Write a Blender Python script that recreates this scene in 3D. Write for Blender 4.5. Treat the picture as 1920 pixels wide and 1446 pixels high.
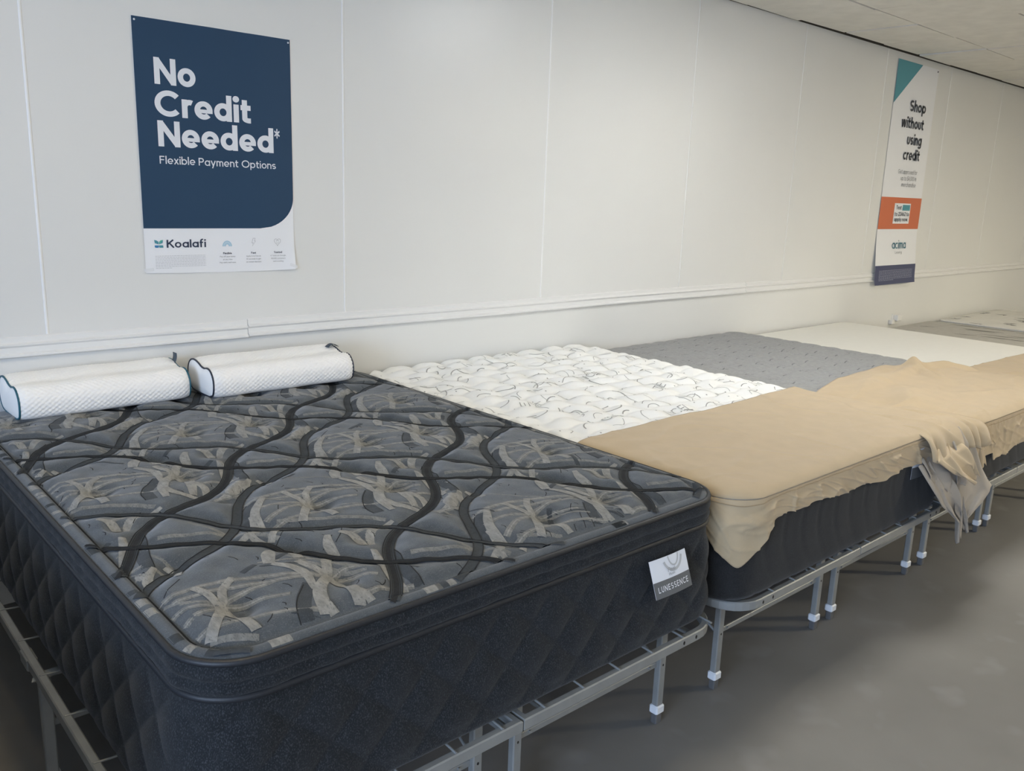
import bpy, math, random
import numpy as np
from mathutils import Vector, Matrix

for o in list(bpy.data.objects):
    bpy.data.objects.remove(o)
SC = bpy.context.scene
COL = SC.collection
random.seed(7)
RNG = np.random.default_rng(11)
PI = math.pi

# ------------------------------------------------------------------ camera
cam_d = bpy.data.cameras.new('camera')
cam = bpy.data.objects.new('camera', cam_d)
COL.objects.link(cam)
cam_d.sensor_fit = 'HORIZONTAL'
cam_d.sensor_width = 36.0
cam_d.lens = 36.0 * 1599.19 / 1920.0
cam_d.clip_start = 0.02
_r = Vector((0.74647804, -0.66452027, 0.03439976))
_u = Vector((0.12133659, 0.18676754, 0.97488221))
_f = Vector((0.65425374, 0.72355421, -0.22004849))
_m = Matrix((_r, _u, -_f)).transposed().to_4x4()
_m.translation = Vector((-0.78073, -3.35534, 1.53863))
cam.matrix_world = _m
SC.camera = cam

# ------------------------------------------------------------------ view, world
SC.view_settings.view_transform = 'Standard'
SC.view_settings.look = 'None'
SC.view_settings.gamma = 1.0
SC.view_settings.use_curve_mapping = False
SC.view_settings.exposure = 0.0
world = bpy.data.worlds.new('sky')
SC.world = world
world.use_nodes = True
wb = world.node_tree.nodes['Background']
wb.inputs[0].default_value = (0.62, 0.74, 0.95, 1)
wb.inputs[1].default_value = 0.6


def area(name, loc, aim, sx, sy, power, col):
    d = bpy.data.lights.new(name, 'AREA')
    d.shape = 'RECTANGLE'
    d.size, d.size_y = sx, sy
    d.energy = power
    d.color = col
    o = bpy.data.objects.new(name, d)
    COL.objects.link(o)
    o.location = loc
    o.rotation_euler = (Vector(aim) - Vector(loc)).to_track_quat('-Z', 'Y').to_euler()
    return o


# daylight entering through the shopfront windows behind the camera and the window in the left wall
ROOM_X0, ROOM_X1, ROOM_Y0, CEIL = -4.6, 13.0, -8.6, 2.74
area('daylight_front_left', (-1.6, ROOM_Y0 + .05, 1.73), (-1.6, 0, 1.2), 3.5, 1.5, 18, (1.0, 0.92, 0.80))
area('daylight_front_right', (2.8, ROOM_Y0 + .05, 1.73), (2.8, 0, 1.2), 3.5, 1.5, 8, (1.0, 0.92, 0.80))
area('daylight_left', (ROOM_X0 + .05, -4.2, 1.7), (0, -4.2, 1.2), 2.9, 1.4, 245, (0.55, 0.71, 1.0))


# ------------------------------------------------------------------ helpers
class MB:
    """collects geometry in world space; build() links it as one mesh object"""
    def __init__(self):
        self.v = []
        self.f = []
        self.m = []
        self.s = []
        self.n = 0

    def add(self, verts, faces, mat=0, smooth=False):
        verts = np.asarray(verts, float).reshape(-1, 3)
        b = self.n
        self.v.append(verts)
        self.n += len(verts)
        for f in faces:
            self.f.append([int(i) + b for i in f])
        self.m += [mat] * len(faces)
        self.s += [smooth] * len(faces)

    def grid(self, P, mat=0, smooth=True, close_u=False, close_v=False, flip=False):
        P = np.asarray(P, float)
        nu, nv = P.shape[:2]
        idx = np.arange(nu * nv).reshape(nu, nv)
        if close_u:
            idx = np.vstack([idx, idx[:1]])
        if close_v:
            idx = np.hstack([idx, idx[:, :1]])
        a, b, c, d = idx[:-1, :-1], idx[1:, :-1], idx[1:, 1:], idx[:-1, 1:]
        F = np.stack([a, b, c, d] if not flip else [d, c, b, a], -1).reshape(-1, 4)
        self.add(P.reshape(-1, 3), F.tolist(), mat, smooth)

    def box(self, lo, hi, mat=0, ch=0.0):
        x0, y0, z0 = lo
        x1, y1, z1 = hi
        if ch <= 0:
            v = [(x0, y0, z0), (x1, y0, z0), (x1, y1, z0), (x0, y1, z0), (x0, y0, z1), (x1, y0, z1), (x1, y1, z1), (x0, y1, z1)]
            f = [(0, 3, 2, 1), (4, 5, 6, 7), (0, 1, 5, 4), (1, 2, 6, 5), (2, 3, 7, 6), (3, 0, 4, 7)]
            self.add(v, f, mat)
        else:
            def ring(c, z):
                return [(x0 + c, y0, z), (x1 - c, y0, z), (x1, y0 + c, z), (x1, y1 - c, z), (x1 - c, y1, z), (x0 + c, y1, z), (x0, y1 - c, z), (x0, y0 + c, z)]

            def ringi(z):
                c = ch
                return [(x0 + 2 * c, y0 + c, z), (x1 - 2 * c, y0 + c, z), (x1 - c, y0 + 2 * c, z), (x1 - c, y1 - 2 * c, z), (x1 - 2 * c, y1 - c, z), (x0 + 2 * c, y1 - c, z), (x0 + c, y1 - 2 * c, z), (x0 + c, y0 + 2 * c, z)]
            v = ringi(z0) + ring(ch, z0 + ch) + ring(ch, z1 - ch) + ringi(z1)
            f = []
            for k in range(3):
                for i in range(8):
                    j = (i + 1) % 8
                    f.append((k * 8 + i, k * 8 + j, k * 8 + 8 + j, k * 8 + 8 + i))
            f.append(tuple(range(7, -1, -1)))
            f.append(tuple(range(24, 32)))
            self.add(v, f, mat)

    def tube(self, pts, r, n=8, mat=0, cap=True, closed=False, smooth=True):
        pts = [Vector(p) for p in pts]
        N = len(pts)
        rr = r if hasattr(r, '__len__') else [r] * N
        rings = []
        up = None
        for i, p in enumerate(pts):
            a = pts[i - 1] if (i > 0 or closed) else p
            b = pts[(i + 1) % N] if (i < N - 1 or closed) else p
            t = (b - a).normalized()
            if up is None:
                up = Vector((0, 0, 1)) if abs(t.z) < .9 else Vector((1, 0, 0))
            s = t.cross(up).normalized()
            up = s.cross(t).normalized()
            rings.append([p + (s * math.cos(2 * PI * k / n) + up * math.sin(2 * PI * k / n)) * rr[i] for k in range(n)])
        P = np.array([[tuple(q) for q in ring] for ring in rings])
        self.grid(P, mat, smooth, close_u=closed, close_v=True, flip=True)
        if cap and not closed:
            self.add(P[0], [tuple(range(n))], mat)
            self.add(P[-1], [tuple(range(n - 1, -1, -1))], mat)

    def build(self, name, mats, parent=None, flip=False):
        V = np.concatenate(self.v) if self.v else np.zeros((0, 3))
        if parent is not None:
            off = np.array(WLOC[parent.name])
            V = V - off
        me = bpy.data.meshes.new(name)
        nf = len(self.f)
        lens = np.array([len(f) for f in self.f], np.int32)
        loops = np.array([i for f in self.f for i in f], np.int32)
        me.vertices.add(len(V))
        me.vertices.foreach_set('co', V.astype(np.float32).ravel())
        me.loops.add(len(loops))
        me.loops.foreach_set('vertex_index', loops)
        me.polygons.add(nf)
        st = np.zeros(nf, np.int32)
        st[1:] = np.cumsum(lens)[:-1]
        me.polygons.foreach_set('loop_start', st)
        me.polygons.foreach_set('loop_total', lens)
        me.polygons.foreach_set('material_index', np.array(self.m, np.int32))
        me.polygons.foreach_set('use_smooth', np.array(self.s, bool))
        me.update(calc_edges=True)
        me.validate()
        for m in (mats if isinstance(mats, (list, tuple)) else [mats]):
            me.materials.append(m)
        o = bpy.data.objects.new(name, me)
        COL.objects.link(o)
        if parent is not None:
            o.parent = parent
            WLOC[o.name] = WLOC[parent.name]
        else:
            WLOC[o.name] = (0, 0, 0)
        return o


WLOC = {}


def thing(name, loc, label, cat, group=None):
    o = bpy.data.objects.new(name, None)
    COL.objects.link(o)
    o.empty_display_size = .1
    o.location = loc
    WLOC[o.name] = tuple(loc)
    return tag(o, label, cat, group)


def tag(o, label, cat, group=None):
    o['label'] = label
    o['category'] = cat
    if group:
        o['group'] = group
    return o


def struct(o):
    o['kind'] = 'structure'
    return o


def recentre(o):
    """put a single-mesh thing's origin at its base"""
    me = o.data
    n = len(me.vertices)
    co = np.empty(n * 3, np.float32)
    me.vertices.foreach_get('co', co)
    co = co.reshape(-1, 3)
    c = (co.min(0) + co.max(0)) / 2
    c[2] = co[:, 2].min()
    co -= c
    me.vertices.foreach_set('co', co.ravel())
    o.location = tuple(float(x) for x in c)
    return o


def copy_tree(o, parent=None):
    c = o.copy()
    COL.objects.link(c)
    if parent is not None:
        c.parent = parent
    WLOC[c.name] = (0, 0, 0)
    for ch in list(o.children):
        copy_tree(ch, c)
    return c


# ------------------------------------------------------------------ materials
def mat(name, col, rough=.6, var=0.0, vscale=6.0, bump=0.0, bscale=80.0, metal=0.0, stretch=(1, 1, 1), fleck=None, fscale=600, fleck_lo=.52, fleck_hi=.7, sheen=0.0, spec=.5, detail=3.0):
    m = bpy.data.materials.new(name)
    m.use_nodes = True
    nt = m.node_tree
    N, L = nt.nodes, nt.links
    b = N['Principled BSDF']
    b.inputs['Base Color'].default_value = (*col, 1)
    b.inputs['Roughness'].default_value = rough
    b.inputs['Metallic'].default_value = metal
    b.inputs['Specular IOR Level'].default_value = spec
    if sheen:
        b.inputs['Sheen Weight'].default_value = sheen
    tc = N.new('ShaderNodeTexCoord')
    mp = N.new('ShaderNodeMapping')
    mp.inputs['Scale'].default_value = stretch
    L.new(tc.outputs['Object'], mp.inputs[0])
    last = None
    if var > 0:
        n = N.new('ShaderNodeTexNoise')
        n.inputs['Scale'].default_value = vscale
        n.inputs['Detail'].default_value = 4
        L.new(mp.outputs[0], n.inputs['Vector'])
        r = N.new('ShaderNodeMix')
        r.data_type = 'RGBA'
        r.inputs['A'].default_value = tuple(c * (1 - var) for c in col) + (1,)
        r.inputs['B'].default_value = tuple(min(1, c * (1 + var)) for c in col) + (1,)
        cr = N.new('ShaderNodeMapRange')
        cr.inputs['From Min'].default_value = .3
        cr.inputs['From Max'].default_value = .7
        L.new(n.outputs['Fac'], cr.inputs['Value'])
        L.new(cr.outputs[0], r.inputs['Factor'])
        last = r.outputs['Result']
    if fleck:
        n = N.new('ShaderNodeTexNoise')
        n.inputs['Scale'].default_value = fscale
        n.inputs['Detail'].default_value = 2
        L.new(mp.outputs[0], n.inputs['Vector'])
        cr = N.new('ShaderNodeMapRange')
        cr.inputs['From Min'].default_value = fleck_lo
        cr.inputs['From Max'].default_value = fleck_hi
        L.new(n.outputs['Fac'], cr.inputs['Value'])
        r = N.new('ShaderNodeMix')
        r.data_type = 'RGBA'
        r.inputs['A'].default_value = (*col, 1)
        if last is not None:
            L.new(last, r.inputs['A'])
        r.inputs['B'].default_value = (*fleck, 1)
        L.new(cr.outputs[0], r.inputs['Factor'])
        last = r.outputs['Result']
    if last is not None:
        L.new(last, b.inputs['Base Color'])
    if bump > 0:
        n = N.new('ShaderNodeTexNoise')
        n.inputs['Scale'].default_value = bscale
        n.inputs['Detail'].default_value = detail
        L.new(mp.outputs[0], n.inputs['Vector'])
        bp = N.new('ShaderNodeBump')
        bp.inputs['Strength'].default_value = bump
        bp.inputs['Distance'].default_value = .001
        L.new(n.outputs['Fac'], bp.inputs['Height'])
        L.new(bp.outputs[0], b.inputs['Normal'])
    return m


M_wall = mat('white_wall_paint', (.76, .76, .735), .32, .012, 1.3, .05, 14, spec=.4)
M_trim = mat('white_trim_paint', (.80, .80, .78), .35, .01, 2, .03, 30)
M_strip = mat('white_seam_strip', (.86, .86, .84), .35)
M_ceil = mat('ceiling_tile_board', (.74, .73, .69), .9, .05, 9, .35, 160)
M_gap = mat('dark_joint_and_shade', (.05, .045, .035), .9)
M_floor = mat('grey_painted_concrete', (.24, .228, .210), .5, .14, 1.7, .12, 22, spec=.35, fleck=(.31, .30, .285), fscale=5.5, fleck_lo=.6, fleck_hi=.82)
M_metal = mat('grey_powder_coated_steel', (.31, .318, .308), .42, .06, 20, .05, 200, metal=.25)
M_foot = mat('dark_grey_foot', (.12, .12, .12), .5)
M_cap = mat('white_plastic_cap', (.78, .80, .82), .35)
M_hole = mat('black_hole', (.01, .01, .01), .6)
M_ground = mat('blue_grey_knit', (.057, .067, .076), .85, .15, 45, .5, 420, fleck=(.095, .105, .114), fscale=380, sheen=.3, spec=.2)
M_cres = mat('slate_knit', (.038, .045, .052), .85, .15, 60, .4, 420, fleck=(.06, .068, .076), fscale=420, sheen=.1, spec=.2)
M_tan = mat('taupe_woven_motif', (.225, .224, .208), .75, .25, 90, .6, 260, stretch=(1, .35, 1), fleck=(.11, .115, .115), fscale=330, fleck_lo=.56, fleck_hi=.75, sheen=.2, spec=.25)
M_taupe = mat('dim_taupe_woven_motif', (.150, .152, .143), .75, .28, 90, .6, 260, stretch=(1, .35, 1), fleck=(.065, .07, .074), fscale=330, fleck_lo=.54, fleck_hi=.75, sheen=.2, spec=.25)
M_black = mat('black_band_knit', (.017, .019, .022), .8, .2, 120, .4, 400, spec=.25)
M_greyb = mat('grey_band_knit', (.044, .051, .058), .8, .15, 120, .4, 400, spec=.25)
M_stitch = mat('black_stitch', (.010, .0115, .0135), .9)
M_side = mat('charcoal_heather_border', (.0135, .0152, .0172), .85, .2, 25, .5, 500, fleck=(.052, .056, .061), fscale=430, fleck_lo=.5, fleck_hi=.75, stretch=(1, 1, .6), sheen=.12, spec=.2)
M_side2 = mat('charcoal_plain_border', (.021, .0212, .0215), .85, .12, 30, .4, 500, fleck=(.045, .045, .046), fscale=600, sheen=.1, spec=.2)
M_pipe = mat('black_piping_cord', (.016, .018, .022), .5, .1, 200, .2, 500)
M_ivory = mat('ivory_quilt_fabric', (.90, .90, .87), .85, .02, 8, .2, 300, sheen=.1, spec=.2)
M_print = mat('grey_printed_line', (.36, .36, .34), .9)
M_grey3 = mat('light_grey_quilt_fabric', (.30, .305, .305), .85, .1, 40, .5, 300, fleck=(.38, .385, .382), fscale=300, sheen=.1, spec=.2)
M_dash3 = mat('dark_grey_stitch_dash', (.17, .175, .18), .9)
M_foam = mat('white_stretch_knit', (.84, .835, .79), .8, .01, 20, .15, 400, spec=.25)
M_grey5 = mat('taupe_grey_fabric', (.50, .49, .455), .85, .06, 20, .3, 300)
M_streak5 = mat('dark_streak_fabric', (.24, .235, .22), .85)
M_white6 = mat('soft_white_fabric', (.76, .75, .71), .85, .03, 10, .3, 200)
M_leaf6 = mat('grey_leaf_print', (.30, .295, .29), .85)
M_cloth = mat('tan_cotton_sheet', (.52, .405, .255), .75, .04, 14, .25, 60, sheen=.2, spec=.25)
M_cloth_in = mat('pale_taupe_sheet_reverse', (.40, .35, .285), .8, .04, 14, .25, 60, sheen=.2, spec=.25)
M_seam = mat('tan_seam_thread', (.40, .305, .185), .8)
M_pillow = mat('white_pillow_knit', (.93, .92, .89), .75, .01, 30, .2, 300, sheen=.1, spec=.25)
M_teal = mat('teal_piping', (.014, .105, .15), .5)
M_navyp = mat('navy_piping', (.022, .03, .05), .5)
M_tagm = mat('slate_ribbon_tag', (.055, .075, .095), .6)
M_paper = mat('white_poster_vinyl', (.84, .85, .87), .38, spec=.4)
M_navy = mat('navy_blue_print', (.024, .060, .115), .5, .03, 3, spec=.22)
M_textw = mat('white_lettering_ink', (.76, .78, .82), .4)
M_textn = mat('navy_lettering_ink', (.020, .036, .075), .5)
M_textg = mat('grey_lettering_ink', (.34, .35, .36), .5)
M_textc = mat('charcoal_lettering_ink', (.045, .05, .06), .5)
M_aqua = mat('aqua_print', (.075, .30, .36), .45)
M_sky = mat('pale_blue_print', (.42, .62, .74), .5)
M_green = mat('green_print', (.10, .42, .32), .5)
M_blue = mat('mid_blue_print', (.045, .22, .44), .5)
M_orange = mat('orange_print', (.62, .155, .06), .45)
M_navy2 = mat('indigo_print', (.040, .050, .125), .4)
M_tape = mat('clear_tape', (.82, .83, .84), .12, spec=.6)
M_pin = mat('white_pin_head', (.75, .76, .78), .25)
M_labelw = mat('silver_white_satin_label', (.80, .83, .88), .35)
M_labelg = mat('slate_label_band', (.12, .13, .14), .45)
M_labels = mat('silver_grey_swirl', (.50, .52, .54), .4)
M_plate = mat('white_switch_plate', (.80, .79, .76), .4)


def lamp_mat(name, col, strength):
    m = bpy.data.materials.new(name)
    m.use_nodes = True
    b = m.node_tree.nodes['Principled BSDF']
    b.inputs['Base Color'].default_value = (.9, .9, .88, 1)
    b.inputs['Emission Color'].default_value = (*col, 1)
    b.inputs['Emission Strength'].default_value = strength
    return m


M_lamp_warm = lamp_mat('warm_lamp_diffuser', (1, .80, .50), 16)
M_lamp_cool = lamp_mat('neutral_lamp_diffuser', (1, 1, .98), 32)
M_lamp_dim = lamp_mat('dim_lamp_diffuser', (1, .96, .90), 7)
M_lamp_high = lamp_mat('bright_lamp_diffuser', (1, .89, .67), 150)

# ------------------------------------------------------------------ setting
P4 = 1.22

mb = MB()
mb.box((ROOM_X0, ROOM_Y0, -.12), (ROOM_X1, 0.0, 0))
struct(mb.build('floor', M_floor))

mb = MB()
mb.box((ROOM_X0, 0, 0), (ROOM_X1, .12, CEIL + .3))
struct(mb.build('wall_back', M_wall))
mb = MB()
mb.box((ROOM_X1, ROOM_Y0, 0), (ROOM_X1 + .12, .12, CEIL + .3))
struct(mb.build('wall_right', M_wall))


def holed_wall(name, axis, c0, c1, lo, hi, holes):
    """wall slab with rectangular openings; axis 'x' runs along x, 'y' along y"""
    mb = MB()

    def slab(a0, a1, z0, z1):
        if a1 - a0 < 1e-4 or z1 - z0 < 1e-4:
            return
        if axis == 'x':
            mb.box((a0, c0, z0), (a1, c1, z1))
        else:
            mb.box((c0, a0, z0), (c1, a1, z1))
    top = CEIL + .3
    cur = lo
    for (h0, h1, z0, z1) in holes:
        slab(cur, h0, 0, top)
        slab(h0, h1, 0, z0)
        slab(h0, h1, z1, top)
        cur = h1
    slab(cur, hi, 0, top)
    return struct(mb.build(name, M_wall))


holed_wall('wall_front', 'x', ROOM_Y0 - .12, ROOM_Y0, ROOM_X0 - .12, ROOM_X1 + .12, [(-3.4, .2, .9, 2.55), (1.0, 4.6, .9, 2.55)])
holed_wall('wall_left', 'y', ROOM_X0 - .12, ROOM_X0, ROOM_Y0, .12, [(-5.7, -2.7, .9, 2.5)])


def window(name, axis, c, a0, a1, z0, z1, n):
    mb = MB()

    def bar(p0, p1, q0, q1):
        if axis == 'x':
            mb.box((p0, c - .09, q0), (p1, c - .03, q1))
        else:
            mb.box((c - .09, p0, q0), (c - .03, p1, q1))
    bar(a0, a1, z0, z0 + .06)
    bar(a0, a1, z1 - .06, z1)
    for k in range(n + 1):
        p = a0 + (a1 - a0 - .06) * k / n
        bar(p, p + .06, z0 + .06, z1 - .06)
    return struct(mb.build(name, M_trim))


window('window_1', 'x', ROOM_Y0, -3.4, .2, .9, 2.55, 3)
window('window_2', 'x', ROOM_Y0, 1.0, 4.6, .9, 2.55, 3)
window('window_3', 'y', ROOM_X0, -5.7, -2.7, .9, 2.5, 2)

# suspended ceiling: boards with open dark joints, edge gap along the back wall
mb = MB()
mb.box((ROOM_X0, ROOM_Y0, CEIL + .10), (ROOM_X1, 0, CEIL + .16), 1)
mb.box((ROOM_X0 + .001, -.006, CEIL + .003), (ROOM_X1 - .001, -.0005, CEIL + .0995), 1)  # dark strip over the wall top, painting in the edge gap's shade
TX, TY = .606, .606
x = 4.10 - TX * 15
while x < ROOM_X1 + .2:
    y = -.008
    first = True
    while y > ROOM_Y0:
        y1 = y - (.555 if first else TY)
        g = .0055
        dz = random.uniform(-.0025, .0025)
        a, b = max(x + g, ROOM_X0 + .001), min(x + TX - g, ROOM_X1 - .001)
        if b - a > .02:
            c0 = max(y1 + g, ROOM_Y0 + .001)
            t1, t2 = random.uniform(-.004, .004), random.uniform(-.004, .004)
            yb = y - ((random.uniform(.030, .050) if x > 4.3 else random.uniform(.006, .022)) if first else g)
            z = CEIL + dz
            v = [(a, c0, z), (b, c0, z + t1), (b, yb, z + t1 + t2), (a, yb, z + t2), (a, c0, z + .02), (b, c0, z + .02), (b, yb, z + .02), (a, yb, z + .02)]
            mb.add(v, [(0, 3, 2, 1), (4, 5, 6, 7), (0, 1, 5, 4), (1, 2, 6, 5), (2, 3, 7, 6), (3, 0, 4, 7)], 0)
        y = y1
        first = False
    x += TX
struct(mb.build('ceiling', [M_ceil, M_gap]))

# chair rail with its pieces butted together
RAILZ = .913
prof = [(0, 0), (.013, 0), (.017, .004), (.017, .010), (.012, .014), (.0085, .016), (.0085, .036), (.012, .039), (.016, .043), (.016, .047), (.010, .050), (.007, .054), (.007, .070), (.003, .074), (0, .074)]
joints = [ROOM_X0, .752, 4.41, 8.07, ROOM_X1]
for k in range(4):
    mb = MB()
    a, b = joints[k] + .0012, joints[k + 1] - .0012
    dz = [0, .0012, .0, .001][k]
    n = 8
    P = np.array([[(a + (b - a) * i / n, -p, RAILZ + dz + h + .0015 * math.sin(i * 1.3 + k)) for (p, h) in prof] for i in range(n + 1)])
    mb.grid(P, 0, False)
    mb.add(P[0], [tuple(range(len(prof) - 1, -1, -1))])
    mb.add(P[-1], [tuple(range(len(prof)))])
    struct(mb.build('trim_%d' % (k + 1), M_trim))

# half-round strips covering the panel seams
for k in range(-3, 11):
    mb = MB()
    w = .0055
    P = np.array([[(k * P4 + w * math.cos(t), -.0028 * math.sin(t), z) for t in np.linspace(0, PI, 6)] for z in (RAILZ + .075, CEIL - .004)])
    mb.grid(P, 0, True, flip=True)
    struct(mb.build('trim_%d' % (k + 8), M_strip if k < 3 else M_wall))

# ceiling lamps (just outside the view; their sheen shows on the wall)
for lx, ly, lm, lab in [(-.1, -1.76, M_lamp_warm, 'warm square ceiling lamp panel above the charcoal leaf-patterned mattress'), (3.1, -1.76, M_lamp_cool, 'neutral white square ceiling lamp panel above the light grey mattress'), (6.35, -1.76, M_lamp_dim, 'dim square ceiling lamp panel above the streaked taupe mattress'), (6.35, -5.2, M_lamp_high, 'bright square ceiling lamp panel over the open floor, nearer one of two'), (9.6, -5.2, M_lamp_high, 'bright square ceiling lamp panel over the open floor, farther one of two')]:
    t = thing('ceiling_lamp', (lx, ly, CEIL - .012), lab, 'lamp', 'ceiling lamp panels')
    mb = MB()
    s = .285
    for (a0, a1, b0, b1) in [(-s - .02, s + .02, -s - .02, -s), (-s - .02, s + .02, s, s + .02), (-s - .02, -s, -s, s), (s, s + .02, -s, s)]:
        mb.box((lx + a0, ly + b0, CEIL - .012), (lx + a1, ly + b1, CEIL - .005))
    mb.build('frame', M_trim, t)
    mb = MB()
    mb.box((lx - s, ly - s, CEIL - .009), (lx + s, ly + s, CEIL - .005))
    mb.build('diffuser', lm, t)


# ------------------------------------------------------------------ stroke lettering
def arc(cx, cy, rx, ry, a0, a1, n=None):
    n = n or max(6, int(abs(a1 - a0) / 9))
    return [(cx + rx * math.cos(math.radians(a0 + (a1 - a0) * i / n)), cy + ry * math.sin(math.radians(a0 + (a1 - a0) * i / n))) for i in range(n + 1)]


def glyph(c, w):
    """strokes (polylines, closed flag) and advance of one letter; capital height 1"""
    h = w / 2
    X = .72
    S = []

    def ln(*p):
        S.append((list(p), False))

    def cl(p):
        S.append((p, True))
    r = X / 2 - h
    bw = X * .94
    bx = bw / 2 - h
    stem = lambda x, a, b: ln((x, a), (x, b))
    if c == 'o':
        cl(arc(bw / 2, X / 2, bx, r, 0, 360, 32)[:-1])
        return S, bw
    if c in 'adqgbp':
        cl(arc(bw / 2, X / 2, bx, r, 0, 360, 32)[:-1])
        xr = bw - h
        if c == 'a':
            stem(xr, 0, X)
        if c == 'd':
            stem(xr, 0, 1.04)
        if c == 'q':
            stem(xr, -.28, X)
        if c == 'b':
            stem(h, 0, 1.04)
        if c == 'p':
            stem(h, -.28, X)
        if c == 'g':
            ln((xr, X), (xr, -.02), *arc(bw / 2, -.02, bx, .26 - h, 0, -150))
        return S, bw
    if c == 'c':
        ln(*arc(bw / 2, X / 2, bx, r, 48, 312))
        return S, bw * .9
    if c == 'e':
        ln(*arc(bw / 2, X / 2, bx, r, -4, 318))
        S.append(([(h, X / 2 - h * .35), (bw - h * .02, X / 2 - h * .35)], False, w * .72))
        return S, bw
    if c in 'nhmur':
        aw = X * .80
        ra = aw / 2 - h
        if c == 'r':
            stem(h, 0, X)
            ln(*arc(h + ra, X - h - ra, ra, ra, 180, 62))
            return S, .40
        if c == 'u':
            ln((h, X), (h, ra + h), *arc(aw / 2, ra + h, ra, ra, 180, 360), (aw - h, X))
            return S, aw
        stem(h, 0, 1.04 if c == 'h' else X)
        if c == 'm':
            aw *= .88
            ra = aw / 2 - h
        ln((h, X - h - ra), *arc(aw / 2, X - h - ra, ra, ra, 180, 0), (aw - h, 0))
        if c == 'm':
            o = aw - w
            ln((h + o, X - h - ra), *arc(aw / 2 + o, X - h - ra, ra, ra, 180, 0), (aw - h + o, 0))
            return S, 2 * aw - w
        return S, aw
    if c == 'l':
        stem(h, 0, 1.04)
        return S, w
    if c == 'i':
        stem(h * 1.1, 0, X)
        q = h * 1.25
        S.append((arc(h * 1.1, .93, q * .5, q * .5, 0, 360, 12)[:-1], True, q))
        return S, w * 1.1
    if c == 't':
        ln((.16, .93), (.16, .2), *arc(.16 + .18, .18, .18, .18 - h, 180, 270), (.40, h))
        ln((0, X - h), (.40, X - h))
        return S, .42
    if c == 'f':
        ln((.15, 0), (.15, .84), *arc(.33, .84, .18, .18, 180, 90), (.38, 1.02))
        ln((0, X - h), (.37, X - h))
        return S, .40
    if c == 'k':
        stem(h, 0, 1.04)
        ln((h, .28), (.54, X))
        ln((.24, .40), (.57, 0))
        return S, .58
    if c == 'v':
        ln((h * .8, X), (.30, h * .3))
        ln((.60 - h * .8, X), (.30, h * .3))
        return S, .60
    if c == 'w':
        ln((h * .8, X), (.24, h * .3))
        ln((.24, h * .3), (.44, X))
        ln((.44, X), (.64, h * .3))
        ln((.64, h * .3), (.88 - h * .8, X))
        return S, .88
    if c == 'x':
        ln((h * .8, X), (.56 - h * .8, 0))
        ln((h * .8, 0), (.56 - h * .8, X))
        return S, .56
    if c == 'y':
        ln((h * .8, X), (.31, h * .3))
        ln((.62 - h * .8, X), (.20, -.28))
        return S, .62
    if c == 'z':
        ln((0, X - h), (.5, X - h))
        ln((.46, X - h), (.06, h))
        ln((0, h), (.52, h))
        return S, .52
    if c == 's':
        a = X / 4 - h / 2
        W = .27 - h
        ln(*arc(.27, X - h - a, W, a, 35, 270)[:], *arc(.27, h + a, W, a, 90, -145))
        return S, .54
    # capitals and digits
    if c == 'N':
        stem(h, 0, 1)
        stem(.80 - h, 0, 1)
        ln((h, 1 - h * .6), (.80 - h, h * .6))
        return S, .80
    if c == 'C':
        ln(*arc(.5, .5, .5 - h, .5 - h, 42, 318))
        return S, .9
    if c == 'K':
        stem(h, 0, 1)
        ln((h, .42), (.66, 1))
        ln((.30, .56), (.70, 0))
        return S, .72
    if c in 'FEL':
        stem(h, 0, 1)
        if c in 'FE':
            ln((h, 1 - h), (.58, 1 - h))
            ln((h, .52), (.54, .52))
        if c in 'EL':
            ln((h, h), (.58, h))
        return S, .60
    if c == 'P':
        ln((h, 0), (h, 1 - h), (.36, 1 - h), *arc(.36, .70, .30 - h, .30 - h, 90, -90), (h, .40 + h))
        return S, .66
    if c == 'O':
        cl(arc(.52, .5, .52 - h, .5 - h, 0, 360, 36)[:-1])
        return S, 1.04
    if c == 'T':
        ln((0, 1 - h), (.66, 1 - h))
        stem(.33, 0, 1)
        return S, .66
    if c == 'I':
        stem(h, 0, 1)
        return S, w
    if c == 'U':
        ra = .34 - h
        ln((h, 1), (h, .34), *arc(.34, .34, ra, ra, 180, 360), (.68 - h, 1))
        return S, .68
    if c == 'S':
        a = .25 - h / 2
        ln(*arc(.33, 1 - h - a, .33 - h, a, 35, 270), *arc(.33, h + a, .33 - h, a, 90, -145))
        return S, .66
    if c == 'G':
        ln(*arc(.5, .5, .5 - h, .5 - h, 42, 345))
        ln((.52, .46), (1 - h, .46), (1 - h, .3))
        return S, 1.0
    if c == 'A':
        ln((h, 0), (.38, 1))
        ln((.76 - h, 0), (.38, 1))
        ln((.2, .3), (.56, .3))
        return S, .76
    if c == '0':
        cl(arc(.31, .5, .31 - h, .5 - h, 0, 360, 28)[:-1])
        return S, .62
    if c == '1':
        ln((.02, .78), (.2, 1 - h * .6))
        stem(.24, 0, 1)
        return S, .3
    if c == '2':
        ln(*arc(.29, .71, .29 - h, .29 - h, 165, -35), (.04, h))
        ln((.02, h), (.58, h))
        return S, .58
    if c == '3':
        ln(*arc(.27, .74, .26 - h, .26 - h, 150, -80), *arc(.27, .28, .28 - h, .28 - h, 80, -150))
        return S, .55
    if c == '4':
        ln((.40, 0), (.40, 1))
        ln((.40, .96), (.04, .28))
        ln((0, .26), (.56, .26))
        return S, .58
    if c == '6':
        cl(arc(.31, .32, .31 - h, .32 - h, 0, 360, 24)[:-1])
        ln((h, .34), (.40, 1))
        return S, .62
    if c == '7':
        ln((0, 1 - h), (.54, 1 - h))
        ln((.52, 1 - h), (.16, 0))
        return S, .54
    if c == '$':
        s, a = glyph('S', w)
        s.append(([(.33, -.1), (.33, 1.1)], False))
        return s, a
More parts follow.
